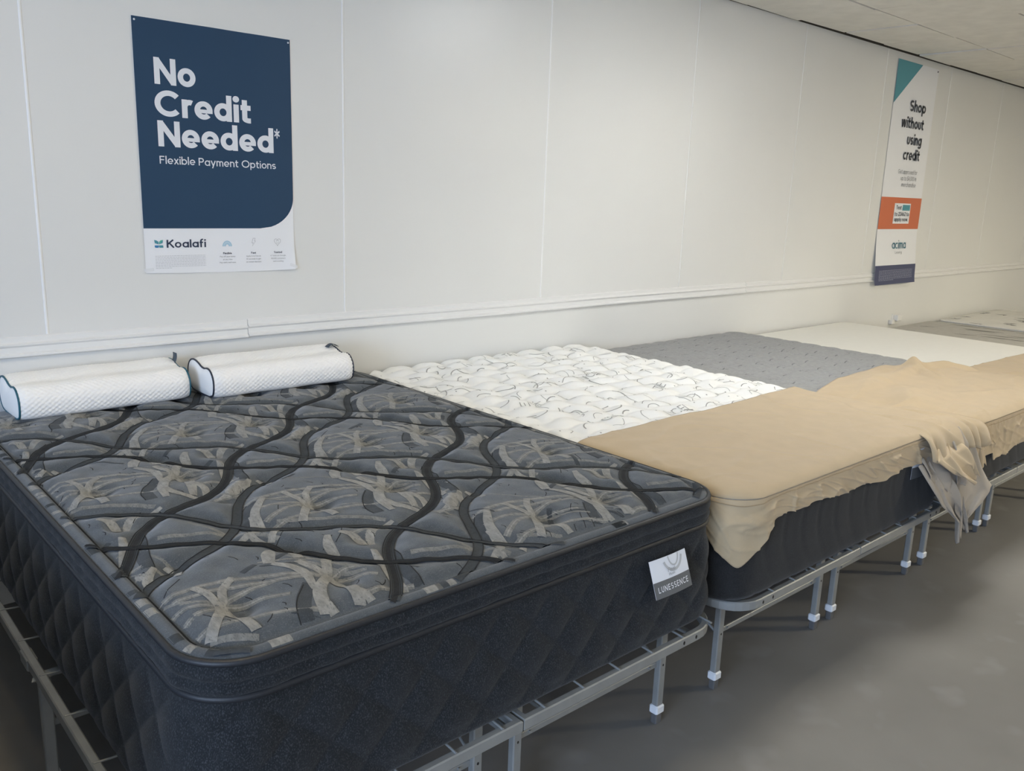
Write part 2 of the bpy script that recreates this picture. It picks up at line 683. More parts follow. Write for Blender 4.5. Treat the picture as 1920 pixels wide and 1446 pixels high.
    if c == '*':
        for k in range(6):
            t = math.radians(90 + 60 * k)
            ln((.18, .82), (.18 + .2 * math.cos(t), .82 + .2 * math.sin(t)))
        return S, .36
    if c in '.,':
        ln((h, 0 if c == '.' else -.14), (h, w))
        return S, w
    return S, .3


def stroke_poly(mb, pts, closed, w, xf, mat=0):
    """ribbon of constant width along a 2-D polyline, mapped to space by xf(array Nx2)"""
    P = np.array(pts, float)
    if not closed:
        keep = [0] + [i for i in range(1, len(P)) if np.hypot(*(P[i] - P[i - 1])) > 1e-5]
        P = P[keep]
    n = len(P)
    if n < 2:
        return
    if closed:
        T = np.roll(P, -1, 0) - P
    else:
        T = np.vstack([P[1:] - P[:-1], P[-1:] - P[-2:-1]])
    T = T / np.linalg.norm(T, axis=1)[:, None]
    Nn = np.stack([-T[:, 1], T[:, 0]], 1)
    prev = np.roll(Nn, 1, 0)
    if not closed:
        prev[0] = Nn[0]
        prev[-1] = Nn[-1]
    m = Nn + prev
    m /= np.maximum(np.linalg.norm(m, axis=1), 1e-6)[:, None]
    k = 1 / np.maximum((m * Nn).sum(1), .55)
    off = m * k[:, None] * w / 2
    A, B = xf(P + off), xf(P - off)
    mb.grid(np.stack([A, B], 1), mat, False, close_u=closed)


def text_width(s, w, track):
    W = 0
    for c in s:
        W += .34 if c == ' ' else glyph(c, w)[1] + track
    return W - track


def put_text(mb, s, x0, x1, base, cap, w, xf, track=.11, align='fit', mat=0):
    """x0..x1 fits the text; align 'l','c','r' keeps its natural width"""
    W = text_width(s, w, track)
    sx = (x1 - x0) / W if align == 'fit' else cap
    if align == 'c':
        x0 = (x0 + x1) / 2 - W * cap / 2
    if align == 'r':
        x0 = x1 - W * cap
    cur = 0
    for c in s:
        if c == ' ':
            cur += .34
            continue
        S, adv = glyph(c, w)
        for st in S:
            ww = st[2] if len(st) > 2 else w

            def f(Q, cur=cur):
                return xf(np.stack([x0 + (Q[:, 0] + cur) * sx, base + Q[:, 1] * cap], 1))
            stroke_poly(mb, st[0], st[1], ww, f, mat)
        cur += adv + track


# ------------------------------------------------------------------ posters
def wall_sheet(mb, outline_rows, yoff, lift, mat=0):
    """outline_rows: list of (z, xa, xb); a thin sheet following yoff(x, z)"""
    pass


# left poster -------------------------------------------------------------
PX, PZ, PWd, PHt = .355, 1.193, .618, .918


def y_left(x, z):
    u = (x - PX) / PWd
    v = (z - PZ) / PHt
    y = .003 + .0020 * np.sin(3.1 * u * PI) * (1 - v) + .004 * np.exp(-((1 - v) / .13) ** 2) * np.sin(u * PI) * (.6 + .4 * np.sin(u * 17))
    y = y + .012 * np.exp(-(((u - 1) / .08) ** 2 + ((v) / .09) ** 2))
    return y


def xf_left(lift):
    def f(Q):
        x, z = PX + Q[:, 0], PZ + Q[:, 1]
        return np.stack([x, -y_left(x, z) - lift, z], 1)
    return f


poster = thing('poster', (PX + PWd / 2, -.003, PZ), 'large navy and white poster reading No Credit Needed above the two pillows', 'poster')
mb = MB()
nu, nv = 40, 60
U, V = np.meshgrid(np.linspace(0, PWd, nu), np.linspace(0, PHt, nv), indexing='ij')
xb = U
zb = V - .006 * np.sin(U / PWd * 2.5) * (V < .02)
F = xf_left(0)(np.stack([xb.ravel(), zb.ravel()], 1)).reshape(nu, nv, 3)
Bk = F.copy()
Bk[..., 1] += .0006
mb.grid(F, 0, True)
mb.grid(Bk, 0, True, flip=True)
mb.build('sheet', M_paper, poster)
mb = MB()
# navy field with its rounded lower right corner
nr = 48
zs = np.concatenate([np.linspace(.168, .296, 20), np.linspace(.30, PHt, 40)])
rows = []
for z in zs:
    xr = PWd
    if z < .294:
        t = (.294 - z) / .126
        xr = PWd - .152 + .152 * math.sqrt(max(0, 1 - t * t))
    rows.append([(xr * i / nr, z) for i in range(nr + 1)])
R_ = np.array(rows)
G = xf_left(.0006)(R_.reshape(-1, 2)).reshape(len(zs), nr + 1, 3)
mb.grid(G, 0, True, flip=True)
mb.build('navy_field', M_navy, poster)
mb = MB()
xf = xf_left(.0012)
put_text(mb, 'No', .070, .224, .693, .0935, .205, xf, .06)
mb.build('headline_lettering', M_textw, poster)['label'] = 'bold white headline letters'
mb = MB()
put_text(mb, 'Credit', .066, .443, .580, .0935, .205, xf, .06)
mb.build('headline_lettering', M_textw, poster)['label'] = 'bold white headline letters'
mb = MB()
put_text(mb, 'Needed', .072, .535, .471, .0935, .205, xf, .06)
put_text(mb, '*', .540, .563, .472, .0935, .07, xf)
mb.build('headline_lettering', M_textw, poster)['label'] = 'bold white headline letters'
mb = MB()
put_text(mb, 'Flexible Payment Options', .073, .543, .408, .0285, .135, xf, .10)
mb.build('subtitle_lettering', M_textw, poster)
mb = MB()
put_text(mb, 'Koalafi', .082, .237, .095, .030, .17, xf, .09)
mb.build('name_lettering', M_textn, poster)
mb = MB()


def flat_poly(mb, pts, xf, mat=0):
    P = xf(np.array(pts, float))
    mb.add(P, [tuple(range(len(P)))], mat)


flat_poly(mb, [(.036, .125), (.0515, .1085), (.0515, .118), (.044, .1235)][::-1], xf, 0)
flat_poly(mb, [(.036, .125), (.038, .113), (.0515, .1085)], xf, 1)
flat_poly(mb, [(.069, .125), (.0535, .1085), (.0535, .117), (.060, .1235)], xf, 2)
flat_poly(mb, [(.069, .125), (.067, .113), (.0535, .1085)][::-1], xf, 1)
flat_poly(mb, [(.037, .1045), (.052, .1045), (.0525, .100), (.050, .0955), (.040, .0955), (.037, .099)][::-1], xf, 3)
flat_poly(mb, [(.053, .1045), (.068, .1045), (.069, .099), (.069, .0955), (.055, .0955), (.053, .100)][::-1], xf, 4)
mb.build('leaf_emblem', [M_aqua, M_aqua, M_green, M_blue, M_aqua], poster)
mb = MB()
for rr, mm in [(.0175, 0), (.0128, 1), (.0085, 0)]:
    stroke_poly(mb, arc(.324, .097, rr, rr * 1.15, 0, 180, 18), False, .0044, xf, mm)
mb.build('rainbow_icon', [M_sky, mat('soft_blue_print', (.52, .68, .78), .5)], poster)
mb = MB()
bolt = [(.4335, .128), (.4425, .128), (.4395, .117), (.444, .117), (.430, .096), (.4335, .110), (.428, .110)]
stroke_poly(mb, bolt, True, .0011, xf)
mb.build('bolt_icon', M_textg, poster)
mb = MB()
hp = []
for i in range(36):
    t = 2 * PI * i / 36
    hp.append((.541 + .0145 * math.sin(t) ** 3, .113 + .0013 * (10 * math.cos(t) - 4 * math.cos(2 * t) - 1.6 * math.cos(3 * t) - .8 * math.cos(4 * t))))
stroke_poly(mb, hp, True, .0011, xf)
stroke_poly(mb, arc(.541, .1125, .0062, .0056, 200, 340, 8), False, .0010, xf)
for ex in (-.0042, .0042):
    stroke_poly(mb, arc(.541 + ex, .1165, .0007, .0007, 0, 360, 8)[:-1], True, .0014, xf)
mb.build('heart_icon', M_textg, poster)
mb = MB()
for (s, cx, z) in [('Flexible', .324, .0655), ('Fast', .434, .0655), ('Trusted', .542, .066)]:
    mb = MB()
    put_text(mb, s, cx - .05, cx + .05, z, .0078, .19, xf, .12, 'c')
    mb.build('caption_lettering', M_textn, poster)
mb = MB()
for (lines, cx) in [(('Pay off your lease', 'at any time', 'Pay early and save'), .324), (('Apply in as few as', '30 seconds to get', 'an instant decision'), .434), (('4.7 stars on Google', '100,000 customers', 'and counting'), .542)]:
    mb = MB()
    for k, s in enumerate(lines):
        put_text(mb, s, cx - .05, cx + .05, .0535 - k * .0118, .0058, .12, xf, .12, 'c')
    mb.build('small_lettering', M_textg, poster)
# paragraph of legal print, far too small to read: rows of tiny strokes
mb = MB()
for k in range(9):
    x = .037
    end = .234 if k < 8 else .10
    while x < end:
        l = random.uniform(.004, .012)
        stroke_poly(mb, [(x, .064 - k * .0058), (min(x + l, end), .064 - k * .0058)], False, .0016, xf)
        x += l + .002
mb.build('fine_print', mat('pale_grey_ink', (.55, .56, .57), .5), poster)

for (q, lab, shp) in [((.010, .906), 'small white pin head at the upper left corner of the navy poster', 0), ((.610, .906), 'small white pin head at the upper right corner of the navy poster', 0)]:
    mb = MB()
    x, z = PX + q[0], PZ + q[1]
    yy = float(y_left(np.array(x), np.array(z)))
    rings = [(.0038, 0), (.0038, .0015), (.003, .003), (.001, .004)]
    P = np.array([[(x + r * math.cos(a), -yy - .0007 - d, z + r * math.sin(a)) for a in np.linspace(0, 2 * PI, 13)[:-1]] for r, d in rings])
    mb.grid(P, 0, True, close_v=True)
    mb.add(P[-1], [tuple(range(12))])
    tag(recentre(mb.build('push_pin', M_pin)), lab, 'pin', 'pins holding posters')
for (q, ang, lab) in [((.012, .012), 5, 'clear tape strip at the lower left corner of the navy poster'), ((.610, .012), -20, 'clear tape strip at the curled lower right corner of the navy poster')]:
    mb = MB()
    c, s = math.cos(math.radians(ang)), math.sin(math.radians(ang))
    pts = [(q[0] + a * c - b * s, q[1] + a * s + b * c) for b in (-.006, .006) for a in np.linspace(-.018, .018, 7)]
    P = xf_left(.0011)(np.array(pts)).reshape(2, 7, 3)
    mb.grid(P, 0, True, flip=True)
    P2 = P.copy()
    P2[..., 1] += .0004
    mb.grid(P2, 0, True)
    tag(recentre(mb.build('tape', M_tape)), lab, 'tape')

# right poster ------------------------------------------------------------
QX, QZ, QW, QH = 6.275, .885, .765, 1.806


def y_right(x, z):
    t = np.clip((1.35 - z) / .40, 0, 1)
    return .004 + .026 * t * t * (3 - 2 * t) + .010 * np.clip((.985 - z) / .1, 0, 1) ** 2


def xf_right(lift):
    def f(Q):
        x, z = QX + Q[:, 0], QZ + Q[:, 1]
        return np.stack([x, -y_right(x, z) - lift, z], 1)
    return f


banner = thing('poster', (QX + QW / 2, -.003, QZ), 'tall narrow white poster reading Shop without using credit, far right on the wall', 'poster')
mb = MB()
U, V = np.meshgrid(np.linspace(0, QW, 14), np.linspace(0, QH, 80), indexing='ij')
F = xf_right(0)(np.stack([U.ravel(), V.ravel()], 1)).reshape(14, 80, 3)
mb.grid(F, 0, True)
Bk = F.copy()
Bk[..., 1] += .0006
mb.grid(Bk, 0, True, flip=True)
mb.build('sheet', M_paper, banner)


def q_rect(x0, x1, z0, z1, lift, m, name, n=24):
    mb = MB()
    P = np.array([[(x, z) for z in np.linspace(z0, z1, n)] for x in np.linspace(x0, x1, 6)])
    mb.grid(xf_right(lift)(P.reshape(-1, 2)).reshape(6, n, 3), 0, True)
    return mb.build(name, m, banner)


mb = MB()
flat_poly(mb, [(0, 1.805), (.0, 1.47), (.445, 1.805)], xf_right(.002))
mb.build('aqua_triangle', M_aqua, banner)
q_rect(0, QW, .466, .730, .002, M_orange, 'orange_band')
q_rect(0, QW, 0, .162, .002, M_navy2, 'indigo_band')
q_rect(.255, .560, .512, .682, .0035, M_paper, 'white_card')
q_rect(.405, .548, .622, .670, .005, M_aqua, 'aqua_chip')
mb = MB()
xf = xf_right(.004)
for s, x0, z in [('Shop', .303, 1.430), ('without', .185, 1.295), ('using', .328, 1.165), ('credit', .292, 1.040)]:
    mb = MB()
    put_text(mb, s, x0, .604, z, .088, .19, xf, .085)
    mb.build('headline_lettering', M_textc, banner)
mb = MB()
for s, x0, z in [('Get approved for', .237, .925), ('up to $4,000 in', .300, .872), ('merchandise', .330, .820)]:
    put_text(mb, s, x0, .600, z, .036, .12, xf, .11)
mb.build('body_lettering', M_textg, banner)
mb = MB()
xf = xf_right(.006)
put_text(mb, 'Text', .287, .385, .630, .034, .14, xf)
put_text(mb, 'to 22462 to', .270, .545, .576, .034, .15, xf)
put_text(mb, 'apply now.', .270, .535, .532, .032, .14, xf)
mb.build('card_lettering', M_textc, banner)
mb = MB()
xf = xf_right(.004)
put_text(mb, 'acima', .290, .548, .300, .072, .13, xf, .12)
mb.build('name_lettering', mat('deep_teal_ink', (.03, .16, .22), .5), banner)
mb = MB()
put_text(mb, 'Leasing', .345, .475, .258, .022, .12, xf, .12)
mb.build('caption_lettering', M_textg, banner)
mb = MB()
for k in range(8):
    x = .07
    end = .70 if k < 7 else .34
    while x < end:
        l = random.uniform(.012, .04)
        stroke_poly(mb, [(x, .118 - k * .0115), (min(x + l, end), .118 - k * .0115)], False, .0040, xf)
        x += l + .007
mb.build('fine_print', mat('pale_indigo_ink', (.35, .37, .46), .5), banner)
mb = MB()
x, z = QX + QW - .02, QZ + QH - .02
P = np.array([[(x + r * math.cos(a), -.0045 - d, z + r * math.sin(a)) for a in np.linspace(0, 2 * PI, 11)[:-1]] for r, d in [(.008, 0), (.008, .003), (.004, .006)]])
mb.grid(P, 0, True, close_v=True)
mb.add(P[-1], [tuple(range(10))])
tag(recentre(mb.build('push_pin', mat('grey_pin_head', (.2, .2, .2), .4))), 'small grey pin at the upper right corner of the tall white poster', 'pin', 'pins holding posters')

# wall outlet -------------------------------------------------------------
ox, oz = 6.83, .55
t = thing('wall_outlet', (ox, -.001, oz - .057), 'white outlet plate low on the wall behind the fifth mattress', 'outlet')
mb = MB()
mb.box((ox - .06, -.007, oz - .04), (ox + .06, -.0005, oz + .057), 0, .002)
mb.build('cover_plate', M_plate, t)
mb = MB()
mb.box((ox - .035, -.045, oz - .005), (ox + .05, -.0072, oz + .05), 0, .005)
mb.build('plug_adapter', M_plate, t)
mb = MB()
mb.box((ox - .115, -.035, oz - .03), (ox - .062, -.0005, oz + .012), 0, .005)
mb.build('plug', M_plate, t)


# ------------------------------------------------------------------ shapes for beds
def rrect(x0, x1, y0, y1, r, step=.012):
    """points, outward normals, arc length of a rounded rectangle, starting mid head side, going over left, front, right"""
    rs = r if hasattr(r, '__len__') else (r, r, r, r)   # head-left, front-left, front-right, head-right
    P, Nn = [], []

    def seg(a, b, n):
        L = math.hypot(b[0] - a[0], b[1] - a[1])
        k = max(1, int(L / step))
        for i in range(k):
            t = i / k
            P.append((a[0] + (b[0] - a[0]) * t, a[1] + (b[1] - a[1]) * t))
            Nn.append(n)

    def corner(cx, cy, rr, a0, a1):
        k = max(4, int(rr * PI / 2 / step))
        for i in range(k):
            t = math.radians(a0 + (a1 - a0) * i / k)
            P.append((cx + rr * math.cos(t), cy + rr * math.sin(t)))
            Nn.append((math.cos(t), math.sin(t)))
    a, b, c, d = rs
    seg(((x0 + x1) / 2, y1), (x0 + a, y1), (0, 1))
    corner(x0 + a, y1 - a, a, 90, 180)
    seg((x0, y1 - a), (x0, y0 + b), (-1, 0))
    corner(x0 + b, y0 + b, b, 180, 270)
    seg((x0 + b, y0), (x1 - c, y0), (0, -1))
    corner(x1 - c, y0 + c, c, 270, 360)
    seg((x1, y0 + c), (x1, y1 - d), (1, 0))
    corner(x1 - d, y1 - d, d, 0, 90)
    seg((x1 - d, y1), ((x0 + x1) / 2, y1), (0, 1))
    P, Nn = np.array(P), np.array(Nn)
    ds = np.hypot(*(np.roll(P, -1, 0) - P).T)
    return P, Nn, np.concatenate([[0], np.cumsum(ds)[:-1]])


def sdf_in(x, y, x0, x1, y0, y1, r):
    cx, cy, hx, hy = (x0 + x1) / 2, (y0 + y1) / 2, (x1 - x0) / 2, (y1 - y0) / 2
    qx, qy = np.abs(x - cx) - (hx - r), np.abs(y - cy) - (hy - r)
    return -(np.hypot(np.maximum(qx, 0), np.maximum(qy, 0)) + np.minimum(np.maximum(qx, qy), 0) - r)


def top_grid(x0, x1, y0, y1, r, step):
    """grid of points filling a rounded rectangle"""
    cx, cy, hx, hy = (x0 + x1) / 2, (y0 + y1) / 2, (x1 - x0) / 2, (y1 - y0) / 2
    nx, ny = int((x1 - x0) / step) + 1, int((y1 - y0) / step) + 1
    # rows get denser inside the corner zone so that the outline stays round
    v = np.sin(np.linspace(-PI / 2, 0, 14)) * r - (hy - r)
    ys = np.concatenate([v[:-1], np.linspace(-(hy - r), hy - r, ny), -v[:-1][::-1]])
    u = np.linspace(-1, 1, nx)
    dy = np.maximum(0, np.abs(ys) - (hy - r))
    w = hx - r + np.sqrt(np.maximum(r * r - dy * dy, 0))
    X = cx + u[None, :] * w[:, None]
    Y = cy + np.repeat(ys[:, None], nx, 1)
    return X, Y


def sweep_side(mb, path, prof, disp=None, mat=0, smooth=True):
    """prof: list of (outset, z); disp(s, z) extra outset"""
    P, Nn, s = path
    rows = []
    for (o, z) in prof:
        d = o + (disp(s, np.full_like(s, z)) if disp is not None else 0)
        d = np.broadcast_to(d, s.shape)
        rows.append(np.stack([P[:, 0] + Nn[:, 0] * d, P[:, 1] + Nn[:, 1] * d, np.full_like(s, z)], 1))
    G = np.array(rows)
    mb.grid(G, mat, smooth, close_v=True)


def smooth_noise(x, y, sc, seed):
    rg = np.random.default_rng(seed)
    out = np.zeros_like(x)
    for k in range(7):
        a, f, p = rg.uniform(0, 2 * PI), rg.uniform(.6, 1.6) * sc, rg.uniform(0, 6.28)
        out = out + np.sin((x * math.cos(a) + y * math.sin(a)) * f + p)
    return out / 7


def densify(pts, step):
    """Catmull-Rom through the points"""
    P = np.array(pts, float)
    if len(P) == 2:
        n = max(2, int(np.hypot(*(P[1] - P[0])) / step))
        return P[0] + (P[1] - P[0]) * np.linspace(0, 1, n + 1)[:, None]
    Q = np.vstack([2 * P[0] - P[1], P, 2 * P[-1] - P[-2]])
    out = []
    for i in range(1, len(Q) - 2):
        n = max(2, int(np.hypot(*(Q[i + 1] - Q[i])) / step))
        t = np.linspace(0, 1, n + 1)[:-1, None]
        a, b, c, d = Q[i - 1], Q[i], Q[i + 1], Q[i + 2]
        out.append(.5 * ((2 * b) + (-a + c) * t + (2 * a - 5 * b + 4 * c - d) * t ** 2 + (-a + 3 * b - 3 * c + d) * t ** 3))
    out.append(P[-1:])
    return np.vstack(out)


def ribbon(mb, pts, w, zf, dz, mat, inside, step=.007, edge=-.0004, prof=None):
    P = densify(pts, step)
    T = np.gradient(P, axis=0)
    T /= np.maximum(np.linalg.norm(T, axis=1), 1e-9)[:, None]
    Nn = np.stack([-T[:, 1], T[:, 0]], 1)
    W = np.full(len(P), w) if not hasattr(w, '__len__') else np.interp(np.linspace(0, 1, len(P)), np.linspace(0, 1, len(w)), w)
    offs = np.array([-.5, -.25, 0, .25, .5])
    if not hasattr(w, '__len__') and w < .006:
        offs = np.array([-.5, 0, .5])
    lift = np.where(np.abs(offs) > .45, edge, 0.0) + dz
    XY = P[:, None, :] + Nn[:, None, :] * (W[:, None] * offs[None, :])[..., None]
    ok = inside(XY[..., 0], XY[..., 1]).all(1)
    Z = zf(XY[..., 0], XY[..., 1]) + lift[None, :]
    G = np.concatenate([XY, Z[..., None]], -1)
    i = 0
    while i < len(P):
        if not ok[i]:
            i += 1
            continue
        j = i
        while j < len(P) and ok[j]:
            j += 1
        if j - i >= 2:
            mb.grid(G[i:j], mat, True, flip=True)
        i = j


# ------------------------------------------------------------------ first mattress (dark, quilted)
AX0, AX1, AY0, AY1, AR = -.296, 1.226, -2.057, -.03, .125
AZ = .722                     # top piping
BASEZ = .366
PU, PV = .82, .79
U0, V0 = 1.285, -.87


def bandY_black(v):
    return U0 - .045 * np.cos(2 * PI * (v - .05) / PV)


def bandY_grey(v):
    return U0 + .205 + .045 * np.cos(2 * PI * (v - .0) / PV)


def bandX_black(u):
    return V0 + .040 * np.cos(2 * PI * (u - 1.61) / PU)


def bandX_grey(u):
    return V0 + .20 - .040 * np.cos(2 * PI * (u - 1.61) / PU)


def wrapd(a, p):
    return np.abs((a + p / 2) % p - p / 2)


stars = []
for i in range(-3, 4):
    for j in range(-3, 4):
        for (a, b, kind) in [(.5, .5, 'A'), (.78, .78, 'B'), (.5, .03, 'D'), (.77, .13, 'E'), (.05, .5, 'D2'), (.13, .80, 'E2')]:
            u, v = U0 + (i + a) * PU, V0 + (j + b) * PV
            x, y = (u + v) / 2, (v - u) / 2
            if AX0 - .25 < x < AX1 + .25 and AY0 - .25 < y < AY1 + .25:
                stars.append((x, y, kind))


def zA(x, y):
    x, y = np.asarray(x, float), np.asarray(y, float)
    u, v = x - y, x + y
    d = np.minimum.reduce([wrapd(u - bandY_black(v), PU), wrapd(u - bandY_grey(v), PU), wrapd(v - bandX_black(u), PV), wrapd(v - bandX_grey(u), PV)]) / 1.414
    e = sdf_in(x, y, AX0, AX1, AY0, AY1, AR)
    z = AZ + .003 + .011 * (1 - np.exp(-np.maximum(e, 0) / .07))
    # roll along the edge, closed off by a stitched line
    roll = np.where(e < .032, .007 * np.sqrt(np.clip(1 - ((e - .016) / .016) ** 2, 0, 1)), 0)
    fade = np.clip((e - .032) / .03, 0, 1)
    puff = .016 * (1 - np.exp(-(d / .030) ** 2))
    dim = np.zeros_like(x)
    for (sx, sy, k) in stars:
        r2 = (x - sx - .030) ** 2 + (y - sy + .030) ** 2
        amp, rad = {'A': (.026, .036), 'B': (.027, .038), 'D': (.018, .030), 'E': (.018, .030), 'D2': (.014, .028), 'E2': (.014, .028)}[k]
        dim += amp * np.exp(-r2 / rad ** 2) - .007 * np.exp(-r2 / (.011 ** 2))
    n = .0035 * smooth_noise(x, y, 38, 3) + .0026 * smooth_noise(x, y, 75, 4)
    return z + roll + fade * (puff - dim + n) - .004 * np.exp(-((e - .033) / .005) ** 2)


def inA(x, y):
    return sdf_in(x, y, AX0, AX1, AY0, AY1, AR) > .033


def inA_edge(x, y):
    e = sdf_in(x, y, AX0, AX1, AY0, AY1, AR)
    return (e > .003)


mattress1 = thing('mattress', ((AX0 + AX1) / 2, (AY0 + AY1) / 2, BASEZ), 'charcoal mattress with grey leaf quilted top, nearest the camera under two pillows', 'mattress')
mb = MB()
X, Y = top_grid(AX0, AX1, AY0, AY1, AR, .0055)
mb.grid(np.stack([X, Y, zA(X, Y)], -1), 0, True, flip=True)

vv = np.arange(-3.2, 1.6, .012)
uu = np.arange(-.6, 4.0, .012)
for k in range(-3, 4):
    for fn, P0, black, axis in [(bandY_black, PU, True, 'Y'), (bandY_grey, PU, False, 'Y'), (bandX_black, PV, True, 'X'), (bandX_grey, PV, False, 'X')]:
        if axis == 'Y':
            v = vv
            u = fn(v) + k * PU
        else:
            u = uu
            v = fn(u) + k * PV
        line = np.stack([(u + v) / 2, (v - u) / 2], 1)
        keep = (line[:, 0] > AX0 - .05) & (line[:, 0] < AX1 + .05) & (line[:, 1] > AY0 - .05) & (line[:, 1] < AY1 + .05)
        line = line[keep]
        if len(line) < 4:
            continue
        lift = .0024 if axis == 'Y' else .0033
        T = np.gradient(line, axis=0)
        T /= np.linalg.norm(T, axis=1)[:, None]
        Nn = np.stack([-T[:, 1], T[:, 0]], 1)
        yy = axis == 'Y'
        wt, wc = (.025, .0115) if yy else (.016, .0080)
        ribbon(mb, line, wt if black else wt - .003, zA, lift, 4, inA_edge, step=.004)
        if black:
            ribbon(mb, line, wc, zA, lift + .0008, 3, inA_edge, step=.004)
        for sg in (-1, 1):
            ribbon(mb, line + Nn * sg * (wt / 2 - (0 if black else .0015)), .0020, zA, lift + .0008, 5, inA)
            if black:
                ribbon(mb, line + Nn * sg * (wc / 2 + .0022), .0016, zA, lift + .0009, 5, inA)

MOT = {
 'A': [([(0, .005), (-.004, .05), (-.013, .095)], .017), ([(.012, .012), (.03, .05), (.065, .088)], .018), ([(.012, .008), (.06, .022), (.135, .026)], .016),
       ([(.008, -.004), (.06, -.014), (.125, -.045)], .016), ([(-.008, .004), (-.06, .026), (-.135, .022)], .016), ([(-.008, -.006), (-.06, -.014), (-.135, -.058)], .017),
       ([(-.002, -.015), (-.025, -.05), (-.065, -.11)], .022), ([(.006, -.015), (.012, -.06), (.016, -.125)], .021)],
 'B': [([(-.02, .012), (-.10, .060), (-.20, .094), (-.29, .098), (-.35, .085)], .018), ([(-.02, .004), (-.10, .030), (-.20, .058), (-.29, .072)], .017), ([(0, .01), (-.008, .04), (-.018, .088)], .018),
       ([(.012, .012), (.03, .045), (.055, .085)], .022), ([(-.005, -.01), (-.045, -.06), (-.07, -.12), (-.082, -.18)], [.016, .028, .028, .016]), ([(.006, -.012), (.016, -.06), (.006, -.12), (-.012, -.18)], [.016, .026, .026, .018]),
       ([(.014, -.004), (.05, .006), (.092, -.004)], .015), ([(.014, -.012), (.05, -.026), (.092, -.060)], .016)],
 'D': [([(-.004, -.02), (-.03, -.05), (-.055, -.105)], [.014, .032, .024]), ([(.008, -.02), (.02, -.06), (.008, -.115)], [.014, .028, .022]), ([(.01, .02), (.03, .045), (.055, .07)], .017), ([(-.004, .02), (-.012, .05), (-.012, .075)], .016)],
 'E': [([(-.03, .03), (-.05, -.01), (-.06, -.06)], [.014, .026, .02]), ([(.0, .03), (.022, .0), (.02, -.055)], [.014, .024, .018]), ([(.02, .012), (.07, .018), (.12, .0)], .018)],
 'D2': [([(-.01, .02), (-.05, .06), (-.06, .12)], [.014, .024, .016]), ([(.012, .02), (.03, .07), (.02, .12)], [.014, .022, .016]), ([(.02, -.01), (.07, -.02), (.13, -.01)], .016)],
 'E2': [([(-.02, .0), (-.08, .022), (-.14, .012)], .015), ([(.0, -.02), (-.03, -.06), (-.035, -.10)], [.012, .022, .014]), ([(.02, -.02), (.035, -.05), (.02, -.10)], [.012, .02, .014])],
}
FLANK = [([(.15, .045), (.135, -.02), (.115, -.09), (.105, -.15)], [.016, .026, .026, .014], 'B'),
         ([(-.155, -.095), (-.145, -.02), (-.115, .035), (-.075, .085)], [.014, .022, .024, .016], 'A'),
         ([(-.15, -.098), (-.06, -.078), (.04, -.086), (.15, -.125)], .016, 'A'),
         ([(.16, .10), (.19, .03), (.18, -.05)], [.014, .024, .014], 'A')]
kk = 0
for (sx, sy, kind) in stars:
    for pts, w in MOT[kind] + [(p, w) for (p, w, kd) in FLANK if kd == kind]:
        kk += 1
        jit = .0015
        if (pts, w) in [(a, b) for a, b in MOT[kind]] and kind in 'AB':
            pts = [(0, 0)] + pts
        q = [(sx + a + random.uniform(-jit, jit), sy + b + random.uniform(-jit, jit)) for a, b in pts]
        flat = abs(pts[-1][0] - pts[0][0]) > 1.4 * abs(pts[-1][1] - pts[0][1])
        ribbon(mb, q, w, zA, (.0004 if flat else .0013) + .00022 * (kk % 4), 6 if flat else 1, inA)
        if flat:
            ribbon(mb, q, .0035, zA, .0008 + .00022 * (kk % 4), 1, inA)
    # darker crescents beside the leaves
    for pts, w, kd in FLANK[:2]:
        if kd == kind:
            q = [(sx + a + (.034 if kd == 'B' else -.030), sy + b - .004) for a, b in pts]
            ribbon(mb, q, .026, zA, .0007, 2, inA)
            ribbon(mb, [(a + (.014 if kd == 'B' else -.014), b) for a, b in q], .0022, zA, .0012, 5, inA)
    if kind == 'B':
        q = [(sx - .045, sy - .02), (sx - .085, sy - .07), (sx - .11, sy - .12), (sx - .115, sy - .17)]
        ribbon(mb, q, .03, zA, .0007, 2, inA)
        ribbon(mb, [(a - .015, b) for a, b in q], .0022, zA, .0012, 5, inA)
    for k in range(7):
        a = random.uniform(0, 2 * PI)
        rr = random.uniform(.06, .17)
        px, py = sx + rr * math.cos(a), sy + rr * .8 * math.sin(a)
        l = random.uniform(.012, .03)
        th = random.choice([PI / 2, PI / 2 + .3, PI / 4, PI / 2 - .2])
        ribbon(mb, [(px, py), (px + l * math.cos(th) * .5 + .003, py + l * math.sin(th) * .5), (px + l * math.cos(th), py + l * math.sin(th))], .0020, zA, .0007, 5, inA, step=.005)
